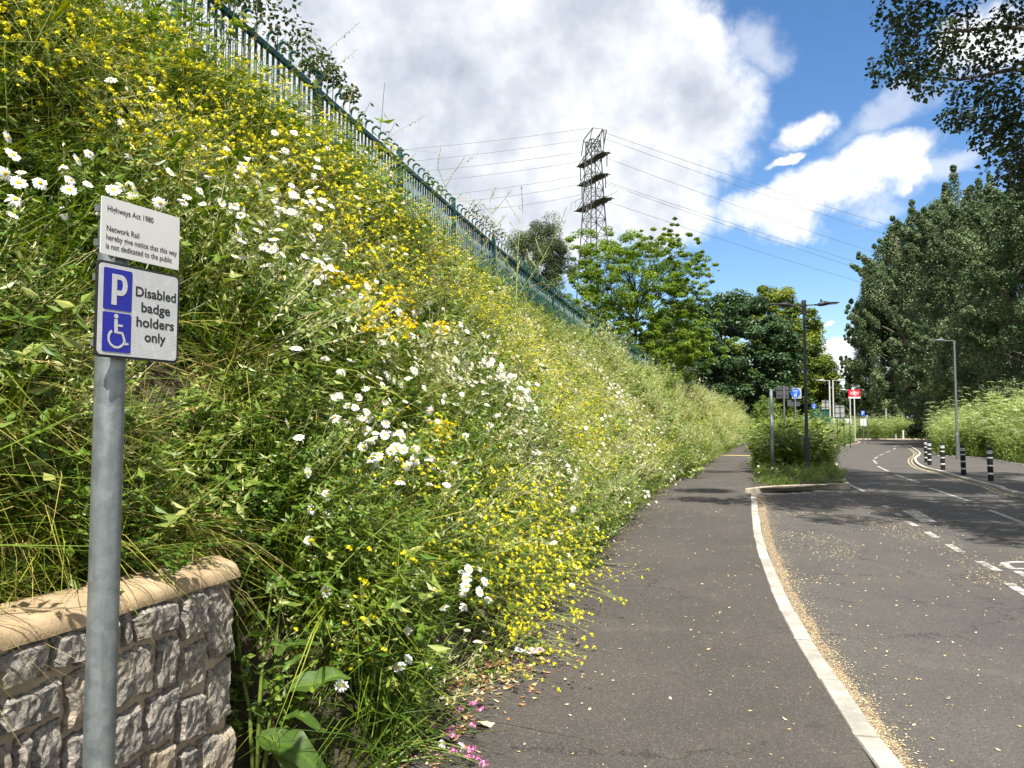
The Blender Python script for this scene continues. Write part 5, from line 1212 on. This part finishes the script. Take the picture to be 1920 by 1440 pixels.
# poplars right of the road: three builds, seven trees
def poplar(seed, h, rad, n):
    r = np.random.default_rng(seed); cl = []
    for k in range(n):
        z = r.uniform(.5, h * .86); f = math.sin(math.pi * min(1, (z / h) * .82 + .16)) ** .6; a = r.uniform(0, 6.28); q = rad * f * r.uniform(.35, 1.0) ** .6; cl.append((np.array([q * math.cos(a), q * math.sin(a), z]), r.uniform(.5, .85)))
    for k in range(30):    # upright leaders give the crown its spiked top
        a = r.uniform(0, 6.28); q = rad * .85 * r.uniform(0, 1) ** .5; zt = h * r.uniform(.90, 1.06) - q * 1.35
        for j in range(5): cl.append((np.array([q * math.cos(a), q * math.sin(a), zt - j * .62]), .24 + .11 * j))
    for k in range(46):
        z = r.uniform(1.5, h * .8); a = r.uniform(0, 6.28); f = math.sin(math.pi * min(1, (z / h) * .82 + .16)) ** .6; q0 = rad * f * .95
        for j in range(4): q = q0 + j * .46; cl.append((np.array([q * math.cos(a), q * math.sin(a), z + j * .34]), .42 - .08 * j))
    c = B(); leaf_mass(c, cl, 230, .145, r, 1.25, .25, .8, tint=(0, 1), droop=.1); t = B(); trunk_mesh(t, (0, 0, -.2), (0, 0, h * .93), .30, [q[0] for q in cl[:34]], r)
    return t.mesh('trunk', 'bark'), c.mesh('crown', 'poplar_leaf')
POP = [poplar(1, 19.5, 4.5, 190), poplar(2, 18.5, 4.7, 190), poplar(3, 20.5, 4.6, 190)]
for k, (px, Y, v, s, lab) in enumerate([(1706, 108, 0, 1.58, 'dark poplar at the left end of the row, its side edge against the sky'), (1758, 113, 1, 2.0, 'dark poplar second from the left end of the row'), (1808, 78, 2, 1.34, 'dark poplar in the middle of the row behind the right-hand street lamp'), (1862, 62, 0, 1.17, 'dark poplar before the right end of the row'), (1930, 52, 1, 1.04, 'dark poplar cut by the right edge of the picture'), (2010, 45, 2, .95, 'dark poplar standing out of view beyond the right end of the row'), (1672, 118, 1, 1.2, 'low dark poplar tucked in beside the left end of the row'), (1782, 112, 1, 1.5, 'lower dark poplar between the second and middle trees of the row')]):
    q = at(px, 800, Y); t = tree('poplar_tree', lab, (q.x, Y, 0), 'poplars along the right of the road', *POP[v], 'bark', 'poplar_leaf'); t.rotation_euler = (0, 0, k * 1.3); t.scale = (s, s, s)
# scrub below the poplars
for k, (px, Y, h, lab) in enumerate([(1740, 105, 7.5, 'dark bushy shrub under the left poplars, behind the far hemlock'), (1775, 72, 5.6, 'dark shrub behind the right-hand street lamp'), (1840, 58, 5.4, 'dark shrub behind the hemlock, right of the street lamp'), (1905, 49, 5.2, 'dark shrub behind the hemlock at the right edge')]):
    r = np.random.default_rng(300 + k); c = B(); leaf_mass(c, crown_clumps((0, 0, h * .5), (4.0, 2.6, h * .5), 60, 1.0, r, .3, .4), 200, .19, r, .8, .5); tk = B(); trunk_mesh(tk, (0, 0, -.1), (0, 0, h * .7), .12, [(1.5, 0, h * .6), (-1.5, .5, h * .5), (0, -1, h * .6)], r); q = at(px, 800, Y); tree('shrub', lab, (q.x, Y, 0), None, tk.mesh('trunk', 'dark_bark'), c.mesh('crown', 'scrub_leaf'), '', '')
# near poplar: trunk beside the road on the right, boughs reaching over it
r = np.random.default_rng(77); cl = []; base = np.array([14.2, 11.2, 0])
for (px, py, Y) in [(1672, 22, 12.6), (1700, 48, 12.4), (1735, 20, 12.8), (1690, 88, 12.2), (1712, 128, 12.0), (1745, 95, 12.5), (1668, 128, 12.1), (1770, 60, 12.0), (1800, 20, 12.6), (1790, 110, 12.2), (1738, 150, 12.0), (1830, 70, 12.4), (1850, 120, 12.8), (1880, 60, 12.0), (1905, 20, 12.6), (1900, 110, 12.4), (1815, 170, 12.6), (1860, 175, 12.1), (1905, 165, 12.6), (1790, 222, 12.8), (1830, 225, 12.3), (1870, 225, 12.6), (1910, 215, 12.2), (1850, 265, 12.5), (1890, 265, 12.9), (1880, 300, 12.4), (1915, 300, 12.7), (1900, 330, 13.0), (1925, 345, 12.6), (1690, -40, 12.6), (1740, -50, 12.4), (1800, -50, 12.2), (1860, -40, 12.6), (1930, 250, 12.0)]:
    cl.append((np.array(at(px, py, Y)), .36 * r.uniform(.8, 1.15)))
vis = len(cl)
while len(cl) < vis + 170:
    d = rdir(1, r)[0]; p = np.array([11.0, 8.8, 13.0]) + d * np.array([7.6, 6.6, 5.6]) * r.uniform(.35, 1) ** .6
    X, Z = p[0] / p[1], (p[2] - EYE) / p[1]
    if p[1] > 1 and X < .70 and Z < .62: continue
    if p[0] < 3.6 or p[1] < 2: continue
    cl.append((p, r.uniform(.7, 1.05)))
for k in range(70):
    p = np.array([11.2, 15.2, 15.0]) + rdir(1, r)[0] * np.array([5.8, 4.8, 2.8]) * r.uniform(.3, 1) ** .6; X, Z = p[0] / p[1], (p[2] - EYE) / p[1]
    if Z > .62 or X > .72: cl.append((p, r.uniform(.7, 1.0)))
for k in range(40):
    p = np.array([14.6, 11.5, 6.5]) + rdir(1, r)[0] * np.array([3.4, 3.6, 3.2])
    if p[0] / max(p[1], 1) > .72: cl.append((p, .8))
c = B(); leaf_mass(c, cl[:vis], 190, .072, r, .85, .5, .8, True, droop=.25); leaf_mass(c, cl[vis:], 230, .16, r, .85, .6, .85, False, droop=.2)
tk = B(); trunk_mesh(tk, base + np.array([0, 0, -.2]), (12.6, 11.8, 17), .34, [q[0] for q in cl[vis:vis + 40]], r, .08)
bough = []
for ends in ([(1990, 60, 12.2), (1880, 50, 12.3), (1780, 60, 12.3), (1690, 70, 12.3)], [(1990, 140, 12.4), (1900, 130, 12.5), (1800, 150, 12.3), (1720, 140, 12.1)], [(1990, 260, 12.6), (1930, 240, 12.5), (1860, 220, 12.4), (1800, 222, 12.6)], [(1990, 330, 12.8), (1940, 310, 12.7), (1890, 300, 12.6)], [(1980, -60, 12.4), (1850, -50, 12.4), (1720, -30, 12.5)]):
    P = [np.array([13.3, 11.7, 6.5 + .6 * len(bough) / 20])] + [np.array(at(*q)) for q in ends]; tk.tube(P, np.linspace(.06, .008, len(P)), 6, .5)
    for i in range(1, len(P) - 1):
        for u in (0, .33, .66): bough.append(P[i] * (1 - u) + P[i + 1] * u)
    bough.append(P[-1])
for q, _ in cl[:vis]:
    for k in range(3):
        g = q + r.normal(size=3) * .22; s = min(bough, key=lambda p: np.linalg.norm(p - g)); m = (s + g) / 2 + np.array([0, 0, .12]); tk.tube([s * (1 - u) ** 2 + m * 2 * u * (1 - u) + g * u * u for u in np.linspace(0, 1, 5)], np.linspace(.010, .003, 5), 4, .5)
t = tree('poplar_tree', 'near poplar whose leafy boughs hang into the top right corner', tuple(base), None, tk.mesh('trunk', 'bark'), c.mesh('crown', 'near_poplar_leaf'), '', '')
for me in (o.data for o in t.children): me.transform(Matrix.Translation(-base))
# second near tree just out of view: its shade falls on the road
r = np.random.default_rng(78); cl = [(np.array([0, 0, 10.5]) + rdir(1, r)[0] * np.array([5.6, 4.6, 5.5]) * r.uniform(.4, 1) ** .5, r.uniform(.8, 1.1)) for _ in range(110)]
c = B(); leaf_mass(c, cl, 200, .18, r, .85, .6, .85); tk = B(); trunk_mesh(tk, (0, 0, -.2), (0, 0, 15), .34, [q[0] for q in cl[:30]], r)
tree('poplar_tree', 'broad poplar beside the footway, only its shade on the road in view', (21.5, 12.0, 0), None, tk.mesh('trunk', 'bark'), c.mesh('crown', 'near_poplar_leaf'), '', '')

# trees behind the fence
def dome_tree(name, label, px, Y, zb, zt, rx, ry, n, rr, per, size, tmat, cmat, seed, flat=.75, upb=.7, droop=0., width=.6, shell=.45, zc=None, tint=(0, 1), group=None, x=None):
    r = np.random.default_rng(seed); q = at(px, 800, Y); X = q.x if x is None else x; z0 = float(bank_z(Y, 9.)) if px < 1480 else 0
    c0 = ((zb + zt) / 2 if zc is None else zc) - z0; cl = crown_clumps((0, 0, c0), (rx, ry, (zt - zb) / 2), n, rr, r, shell); c = B(); leaf_mass(c, cl, per, size, r, flat, upb, width, droop=droop, tint=tint)
    tk = B(); trunk_mesh(tk, (0, 0, -.3), (0, 0, zt - z0 - (zt - zb) * .25), max(.12, (zt - z0) * .02), [k[0] for k in cl[:30]], r); return tree(name, label, (X, Y, z0), group, tk.mesh('trunk', tmat), c.mesh('crown', cmat), '', ''), cl
zy = lambda py, Y: EYE + (800 - py) / F_PX * Y
dome_tree('willow_tree', 'grey green round willow behind the fence left of the pylon', 1012, 34, zy(570, 34), zy(402, 34), 1.6, 1.5, 90, .42, 420, .085, 'dark_bark', 'willow_leaf', 501, .9, .3, .7, .32, .3)
# false acacia: flat light green layers
r = np.random.default_rng(502); Y = 46; X0 = at(1190, 800, Y).x; z0 = float(bank_z(Y, 9.)); cl = []
for (px, py, rw) in [(1110, 475, 1.0), (1150, 462, 1.1), (1195, 478, 1.0), (1240, 470, .9), (1258, 448, .55), (1285, 500, 1.0), (1300, 520, .6), (1180, 515, 1.3), (1120, 520, 1.1), (1230, 525, 1.2), (1265, 545, 1.0), (1150, 560, 1.2), (1210, 565, 1.2), (1100, 560, .9), (1285, 575, .6), (1180, 600, 1.1), (1240, 605, .9), (1300, 600, .6), (1130, 605, .8), (1205, 640, .9), (1260, 640, 1.0), (1310, 640, .8), (1290, 665, .9), (1085, 505, .7), (1090, 600, .7), (1225, 670, .8), (1170, 650, .8), (1150, 690, .8), (1110, 650, .7)]:
    for k in range(30): cl.append((np.array(at(px + r.normal() * 30, py + r.normal() * 20, Y + r.uniform(-2.8, 2.8))) - np.array([X0, Y, z0]), rw * r.uniform(.22, .48)))
c = B(); leaf_mass(c, cl, 105, .15, r, .6, .9, .46, droop=.3); tk = B(); trunk_mesh(tk, (0, 0, -.3), (.2, 0, 7.0), .13, [q[0] for q in cl[::18]], r)
tree('robinia_tree', 'light green feathery false acacia before the pylon', (X0, Y, z0), None, tk.mesh('trunk', 'dark_bark'), c.mesh('crown', 'robinia_leaf'), '', '')
dome_tree('chestnut_tree', 'large dark green horse chestnut behind the far end of the fence', 1352, 112, 1.0, zy(548, 112), 11.4, 8, 310, 1.5, 260, .46, 'dark_bark', 'chestnut_leaf', 503, .6, .9, .5, .62, .5)
dome_tree('lime_tree', 'tall yellow green tree behind the dark chestnut and the dark street lamp', 1446, 128, 0, zy(533, 128), 9.2, 7, 260, 1.45, 240, .46, 'dark_bark', 'lime_leaf', 504, .7, .9, .3, .65, .5)
dome_tree('lime_tree', 'lower yellow green tree right of the tall one, over the green cabinet', 1500, 118, 0, zy(640, 118), 5.6, 4.8, 130, 1.25, 220, .42, 'dark_bark', 'lime_leaf', 505, .7, .9, .3, .65, .5)
dome_tree('chestnut_tree', 'smaller dark chestnut filling the gap left of the large one', 1285, 92, 2, zy(600, 92), 5.2, 4.5, 130, 1.25, 240, .40, 'dark_bark', 'chestnut_leaf', 506, .6, .9, .5, .62, .45)
dome_tree('hawthorn_tree', 'dark hawthorn bush behind the fence below the false acacia', 1185, 58, 4, zy(640, 58), 4.4, 2.6, 90, .9, 210, .18, 'dark_bark', 'scrub_leaf', 507)
dome_tree('hawthorn_tree', 'dark scrub behind the fence below the willow', 1090, 42, 3.4, zy(570, 42), 2.4, 2, 70, .6, 200, .13, 'dark_bark', 'scrub_leaf', 508)
dome_tree('elder_bush', 'pale green elder bush where the fence ends at the top of the path', 1437, 96, 0, zy(728, 96), 1.5, 1.6, 40, .55, 110, .17, 'dark_bark', 'hemlock_leaf', 509, x=at(1437, 800, 96).x)
# distant trees round the station
for k, (px, Y, py, rx, rz, mat, lab) in enumerate([(1566, 150, 716, 4.5, 0, 'far_leaf', 'dark tree behind the pale street lamps'), (1592, 165, 712, 2.2, 1, 'far_leaf', 'pointed dark conifer left of the station sign'), (1607, 160, 735, 3.2, 0, 'far_leaf', 'dark tree directly behind the station sign'), (1627, 240, 724, 4.2, 0, 'far_leaf', 'lone rounded tree on the skyline right of the station sign'), (1636, 150, 748, 4.2, 0, 'lime_leaf', 'lighter green tree low behind the small blue sign'), (1665, 200, 738, 9, 0, 'far_leaf', 'long dark tree mass on the skyline above the far hemlock'), (1690, 140, 745, 6.0, 0, 'scrub_leaf', 'brownish green tree above the far hemlock'), (1720, 130, 752, 5.0, 0, 'far_leaf', 'dark tree at the right end of the far hemlock'), (1540, 170, 728, 5, 0, 'far_leaf', 'dark tree behind the green cabinet'), (1652, 126, 768, 4.2, 0, 'scrub_leaf', 'low dark tree behind the left end of the far hemlock'), (1750, 118, 740, 5.0, 0, 'far_leaf', 'dark tree seen between far hemlock and poplars')]):
    q = at(px, 800, Y); zt = zy(py, Y); r = np.random.default_rng(600 + k); g0 = 26 * max(0, (Y - 190) / 500) ** 1.3
    if rz: cl = [(np.array([rx * (1 - z / zt) * math.cos(a), rx * (1 - z / zt) * math.sin(a), z]), .55 + .7 * (1 - z / zt)) for z, a in zip(r.uniform(1, zt, 60), r.uniform(0, 6.28, 60))]
    else: cl = crown_clumps((0, 0, zt * .55), (rx, rx * .8, zt * .45), 46, rx * .26, r, .5)
    c = B(); leaf_mass(c, cl, 150, .50, r, .75, .7); tk = B(); trunk_mesh(tk, (0, 0, -.5), (0, 0, zt * .7), .2, [k_[0] for k_ in cl[:10]], r); tree('distant_tree', lab, (q.x, Y, g0 - .2), 'distant trees round the station', tk.mesh('trunk', 'dark_bark'), c.mesh('crown', mat), '', '')
# scrub on the fence and at its top end
def fence_scrub(label, spots, size, per, seed, mat='scrub_leaf', name='ivy'):
    r = np.random.default_rng(seed); c = B(); cl = []
    for (y, t, h, rad) in spots: cl.append((bank_pt(np.array([y]), np.array([t]), h)[0], rad))
    leaf_mass(c, cl, per, size, r, .8, .4, .7); st = B()
    for q, rad in cl: st.tube([(q[0], q[1], q[2] - rad - .8), tuple(q)], .006, 4)
    o = cl[0][0]; t = thing(name, label, 'climbing plant', tuple(o)); me = c.mesh('leaves', mat); me.transform(Matrix.Translation(-Vector(o))); obj('leaves', me, t); me = st.mesh('stems', 'dark_bark'); me.transform(Matrix.Translation(-Vector(o))); obj('stems', me, t)
fence_scrub('dark ivy bush climbing over the near end of the green fence', [(7.2, 3.3, 2.0, .5), (7.7, 3.35, 2.25, .5), (8.2, 3.4, 2.1, .42), (8.6, 3.3, 2.0, .34), (9.0, 3.3, 2.0, .28), (7.4, 3.6, 2.6, .45), (8.0, 3.7, 2.5, .35), (9.4, 3.3, 2.02, .2), (9.9, 3.3, 2.0, .16), (6.8, 3.3, 1.5, .5)], .065, 150, 700)
fence_scrub('thin ivy along the top rail of the fence before the tall dead stalks', [(15.2 + k * .28, 3.2, 1.95 + .05 * math.sin(k * 2.), .16) for k in range(9)], .05, 34, 701)
fence_scrub('climbing plant along the fence rail below the willow', [(19 + k * .5, 3.2, 1.75 + .15 * math.sin(k * 1.3), .24) for k in range(9)], .06, 50, 702)
fence_scrub('patch of climber on the fence top under the false acacia', [(34 + k * .8, 3.2, 1.9 + .1 * math.sin(k), .32) for k in range(6)], .09, 60, 703)
fence_scrub('dark bramble patch high on the bank at the top left corner', [(3.3, 2.6, .75, .42), (3.0, 2.8, .9, .45), (2.7, 3.0, .9, .45), (3.5, 3.0, .8, .4), (2.5, 2.6, .6, .4)], .075, 120, 704, 'scrub_leaf', 'bramble')
# tall dead mustard stalks on the crest
r = np.random.default_rng(710); st = B(); pods = B()
for k in range(7):
    p = bent_line((r.normal() * .25, r.normal() * .25, 0), (r.normal() * .22, r.normal() * .22, 1), r.uniform(2.3, 3.3), .0, 8, r, .05); st.tube(p, np.linspace(.011, .005, 9), 4)
    for j in range(13):
        s = r.integers(2, 9); a = r.uniform(0, 6.28); q = bent_line(p[s], (math.cos(a) * .75, math.sin(a) * .75, .9), r.uniform(.3, .75), -.1, 4, r, .06); st.tube(q, .0048, 3)
        m = 12; sx = r.uniform(.15, 1, m); qq = np.stack([np.interp(sx, np.linspace(0, 1, 5), q[:, c]) for c in range(3)], 1); ax = rdir(m, r) * .6 + (q[-1] - q[0]) / np.linalg.norm(q[-1] - q[0]); cards(pods, qq + ax * .03, .095, rdir(m, r), ax, r.uniform(0, 1, m), .12, 0)
bp_ = bank_pt(np.array([16.2]), np.array([3.05]))[0]; t = thing('dead_mustard_stalks', 'tall sparse pale green seed stalks standing above the fence against the cloud', 'wildflower', tuple(bp_)); obj('stems', st.mesh('stems', 'stem_green'), t); obj('seed_pods', pods.mesh('seed_pods', 'dry_seed'), t)

# ---------------------------------------------------------------- plants by the wall end and the path edge
def big_leaf(L, wdt, droop, seed, curl=.15):
    """a broad ribbed leaf: wavy blade either side of a sunk midrib"""
    r = np.random.default_rng(seed); b = B(); n, m = 9, 7; V = []; ph = r.uniform(0, 6)
    for i in range(n):
        s = i / (n - 1); w = wdt * (math.sin(math.pi * min(1, s * .93 + .05)) ** .75) * (1 + .06 * math.sin(s * 21 + ph)); x = L * s * (1 - .25 * droop * s); z = -L * droop * s * s * .8 + L * .06 * math.sin(s * 9 + ph)
        for j in range(m): v = j / (m - 1) * 2 - 1; V.append((x - abs(v) * L * .03, v * w / 2, z + abs(v) * w * .22 + curl * w * .12 * math.sin(s * 14 + v * 3 + ph) - (0 if j != m // 2 else .002)))
    b.add(V, [(i * m + j, i * m + j + 1, (i + 1) * m + j + 1, (i + 1) * m + j) for i in range(n - 1) for j in range(m - 1)], np.clip(r.uniform(.15, .7) + r.normal(size=n * m) * .10 + np.tile(np.where(np.arange(m) == m // 2, .35, 0), n), 0, 1)); return b
q = at(487, 1430, 3.45); dock = thing('leafy_plant', 'tall broad leaved weed growing beside the end of the stone wall', 'weed', (q.x, 3.45, .0))
st = B(); LV = []
for (pts) in [[(482, 1440), (486, 1330), (492, 1250), (500, 1180), (508, 1120), (512, 1060)], [(478, 1420), (468, 1330), (455, 1270), (447, 1200), (444, 1130)], [(490, 1400), (512, 1310), (516, 1240), (520, 1180), (530, 1100)]]:
    P = [np.array(at(px, py, 3.42 + .03 * k)) - np.array(dock.location) for k, (px, py) in enumerate(pts)]; P[0][2] = 0; st.tube(P, np.linspace(.011, .004, len(P)), 8, .3)
st.build('stem', 'stem_green', dock, smooth=True)
for k, (px, py, az, L_, w, dr, el) in enumerate([(492, 1385, -35, .27, .115, 1.0, 20), (545, 1300, -5, .22, .10, .5, 35), (505, 1262, 5, .15, .045, .2, 30), (512, 1235, 15, .17, .06, .8, 50), (458, 1275, 185, .15, .06, .3, 10), (462, 1260, 140, .13, .045, .5, 55), (448, 1370, 215, .13, .05, .4, -20), (492, 1160, 150, .11, .06, .7, 30), (500, 1190, 200, .12, .055, .9, 20), (512, 1145, 20, .11, .05, .4, 25), (445, 1240, 190, .12, .05, .1, 25), (460, 1330, -10, .10, .04, .6, 10), (530, 1345, -15, .16, .06, .7, 20), (488, 1225, 330, .10, .04, .3, 40), (470, 1190, 170, .09, .04, .5, 40), (520, 1390, -60, .2, .08, .9, 15), (500, 1110, 60, .09, .035, .2, 40), (516, 1085, 170, .09, .035, .2, 45), (446, 1150, 100, .10, .04, .4, 40)]):
    o = big_leaf(L_ * 1.25, w * 1.3, dr, 800 + k).build('leaf', 'weed_leaf_big', dock, smooth=True); o.location = Vector(at(px, py, 3.40 + .01 * (k % 4))) - dock.location; o.rotation_euler = Vector((0, 0, 1)).rotation_difference(Vector((.3, -.55, .8))).to_euler(); o.rotation_euler = (R(rb.uniform(10, 30)), -R(el), R(az))
# pink valerian at the front
def valerian(label, px, py, Y, n, seed):
    r = np.random.default_rng(seed); g0 = np.array(at(px, py, Y)); root = np.array([footx(Y) - .15, Y + .05, 0.]); st = B(); bl = B()
    for k in range(n):
        e = g0 + r.normal(size=3) * np.array([.06, .05, .035]); m = (root + e) / 2 + np.array([0, 0, .14]); st.tube([root * (1 - u) ** 2 + m * 2 * u * (1 - u) + e * u * u - root for u in np.linspace(0, 1, 6)], .0018, 4); flower_ball(bl, e - root, .030, 26, r, .014, 0)
    t = tag(obj('valerian_plant', st.mesh('stems', 'stem_green')), label, 'wildflower'); t.location = root; obj('blossoms', bl.mesh('blossoms', 'pink_petal'), t)
valerian('pink blossom sprig lying over the tarmac, right of the others', 893, 1342, 4.02, 4, 1); valerian('pink blossom sprig low at the path edge, left of the yellow fallen leaf', 836, 1368, 3.95, 4, 2); valerian('pink blossom at the very front of the path edge below the drooping daisies', 862, 1418, 3.72, 6, 3); valerian('small pink blossom among the mustard by the open daisies', 790, 1195, 4.55, 4, 4); valerian('dull pink blossom deep in the leafy foot of the bank', 703, 1240, 4.1, 3, 5)
# red poppy
p = bank_hit(1141, 905, .45)
if p is not None:
    st = B(); st.tube([(0, 0, -.4), (.01, 0, -.2), (0, 0, 0)], .002, 4); t = tag(obj('poppy', st.mesh('stem', 'stem_green')), 'single tiny red poppy in the fringe of the bank', 'wildflower'); t.location = p; c = B(); flower_ball(c, (0, 0, .01), .022, 8, rb, .05, 0); obj('petals', c.mesh('petals', 'poppy_petal'), t)

# ---------------------------------------------------------------- litter, fallen leaves, debris
q = gnd(988, 1222, .02); t = thing('litter_paper', 'crumpled white paper wrapper with faint pink print lying at the path edge', 'litter', (q.x, q.y, .012), R(-8))
r = np.random.default_rng(900)
def crumple(w, d, n, amp, seed):
    r = np.random.default_rng(seed); X, Y_ = np.meshgrid(np.linspace(-w / 2, w / 2, n), np.linspace(-d / 2, d / 2, n)); ph = r.uniform(0, 6, 6); Z = amp * (np.abs(np.sin(X * 22 + Y_ * 9 + ph[0])) + .6 * np.abs(np.sin(Y_ * 31 - X * 13 + ph[1])) + .3 * np.sin(X * 60 + ph[2])) + r.normal(size=X.shape) * amp * .15
    i = (np.arange(n - 1)[:, None] * n + np.arange(n - 1)[None]).ravel(); return B().add(np.stack([X, Y_, Z], -1).reshape(-1, 3), np.stack([i, i + 1, i + n + 1, i + n], -1))
crumple(.17, .11, 14, .016, 1).build('paper_sheet', 'paper', t); o = crumple(.10, .07, 10, .012, 2).build('paper_flap', 'paper_print', t); o.location = (.07, -.02, .012); o.rotation_euler = (R(8), R(-6), R(30))
def fallen_leaf(label, px, py, L_, rz, tint, seed, z=.012):
    r = np.random.default_rng(seed); n = 14; o = []
    for k in range(n): a = 2 * math.pi * k / n; lob = 1 + .22 * math.cos(a * 5) ; o.append((L_ * .5 * math.cos(a) * lob, L_ * .38 * math.sin(a) * lob, .012 * math.sin(a * 2 + r.uniform(0, 1)) + .006 * r.normal()))
    V = [(0, 0, .012)] + o; b = B().add(V, [(0, 1 + k, 1 + (k + 1) % n) for k in range(n)], tint); q = gnd(px, py); t = tag(b.build('fallen_leaf', 'dead_leaf'), label, 'leaf', 'fallen leaves at the path edge'); t.location = (q.x, q.y, z); t.rotation_euler = (R(r.uniform(-14, 14)), R(r.uniform(-14, 14)), R(rz))
fallen_leaf('pale yellow fallen leaf lying on the tarmac beside the pink blossom', 907, 1362, .105, 20, .86, 1, .014)
for k, (px, py, L_, tn, lab) in enumerate([(868, 1252, .10, .84, 'large yellowish fallen leaf below the grass tuft'), (835, 1290, .11, .25, 'dark brown curled leaf before the open daisies'), (940, 1248, .09, .3, 'reddish brown fallen leaf by the mustard sprays'), (826, 1325, .09, .8, 'cream fallen leaf left of the pink blossom'), (880, 1268, .08, .75, 'twisted straw coloured leaf on the shaded litter'), (818, 1300, .09, .35, 'brown fallen leaf at the left end of the litter'), (905, 1218, .07, .42, 'tan fallen leaf just left of the white paper'), (970, 1190, .07, .4, 'brown fallen leaf above the white paper'), (1012, 1238, .06, .5, 'tan scrap of leaf right of the white paper'), (1082, 1211, .06, .58, 'single tan leaf out on the tarmac right of the paper'), (1428, 1018, .07, .85, 'yellow leaf lying on the flush kerb')]): fallen_leaf(lab, px, py, L_, k * 47, tn, 10 + k)
deb = B()
def debris(n, f, size, tint, z0=0.):
    P = []; 
    for _ in range(n): P.append(f())
    P = np.array(P); n = len(P); nn = np.array([0, 0, 1.]) + rdir(n, rb) * .35; ax = rdir(n, rb); ax[:, 2] *= .2
    s = rb.uniform(size[0], size[1], n); cards(deb, P + np.array([0, 0, .006]) + np.c_[np.zeros((n, 2)), s * .1], s, nn, ax, np.clip(rb.uniform(*tint, n), 0, 1), .5, .08)
def near_kerb():
    y = 2.5 + 17 * rb.uniform() ** 1.3; return (float(np.interp(y, KERB_A[:, 0], KERB_A[:, 1])) + .135 + abs(rb.normal()) * (.035 + .009 * y), y, RZ)
debris(12000, near_kerb, (.005, .017), (.42, .95))
kq = np.linspace(2.4, 18.2, 120); kx = np.interp(kq, KERB_A[:, 0], KERB_A[:, 1]) + .13
wv = np.array([.055 + .007 * y + .05 * mnoise.noise(Vector((y * 2.1, 0, 5))) + .03 * mnoise.noise(Vector((y * 7, 0, 9))) for y in kq])
gb = B(); n_ = len(kq); i_ = np.arange(n_ - 1); gb.add(np.concatenate([np.c_[kx, kq, np.full(n_, RZ + .003)], np.c_[kx + wv, kq, np.full(n_, RZ + .003)]]), np.stack([i_, n_ + i_, n_ + i_ + 1, i_ + 1], -1)); struct(gb.build('gutter_dirt', 'gutter_dirt'))
def on_road():
    y = 3 + 24 * rb.uniform() ** 1.2; return (float(np.interp(y, KERB_A[:, 0], KERB_A[:, 1])) + .15 + rb.uniform(0, .6 + .35 * y), y, RZ)
debris(1500, on_road, (.008, .035), (.55, 1.))
def drift():
    while True:
        y = rb.uniform(8, 19); x = float(np.interp(y, KERB_A[:, 0], KERB_A[:, 1])) + .2 + rb.uniform(0, 3.2)
        if mnoise.noise(Vector((x * 1.1, y * .5, 3))) > .12: return (x, y, RZ)
debris(2600, drift, (.008, .03), (.45, .95))
def by_dash():
    u = rb.uniform(); y = 8 + 8 * u; return (5.1 + .325 * (y - 8) + rb.normal() * .16 , y, RZ)
debris(700, by_dash, (.008, .03), (.4, .9))
def on_path():
    y = 2.6 + 20 * rb.uniform() ** 1.2; a, c = float(footx(y)), float(kerbx(y)); return (rb.uniform(a, c - .02), y, 0)
debris(1100, on_path, (.005, .022), (.55, 1.)); debris(160, on_path, (.02, .04), (.5, .95))
def foot_edge():
    y = 3.4 + 26 * rb.uniform() ** 1.4; return (float(footx(y)) + abs(rb.normal()) * (.17 if y < 8 else .3) - .15, y, 0)
debris(4200, foot_edge, (.010, .045), (.2, .9))
def wall_foot(): y = rb.uniform(2.4, 4.4); return (float(footx(y)) - .45 + rb.uniform(0, .75), y, 0)
debris(1100, wall_foot, (.012, .05), (.15, .8))
def patch_litter(): 
    p = gnd(900, 1255); return (p.x + rb.normal() * .22, p.y + rb.normal() * .30, 0)
debris(750, patch_litter, (.012, .06), (.1, .85))
stuff(deb.build('leaf_litter', 'dead_leaf'))

# speck of a bird in the blue above the double street lamp
q = at(1347, 508, 60); t = thing('bird', 'tiny reddish brown bird flying in the blue sky left above the double street lamp', 'bird', tuple(q), R(40))
bb = B(); bb.tube([(-.11, 0, 0), (-.06, 0, .01), (.03, 0, .01), (.08, 0, .02), (.115, 0, .015)], [.006, .028, .036, .026, .006], 8); bb.add([(-.10, .012, .0), (-.10, -.012, .0), (-.20, -.035, .0), (-.20, .035, .0)], [(0, 1, 2, 3)]); bb.build('body', 'bird_brown', t)
for s in (1, -1): B().add([(.05, s * .02, .02), (-.05, s * .02, .02), (-.06, s * .13, .07), (-.05, s * .24, .06), (.02, s * .15, .075)], [(0, 1, 2, 4), (4, 2, 3)]).build('wing', 'bird_brown', t)
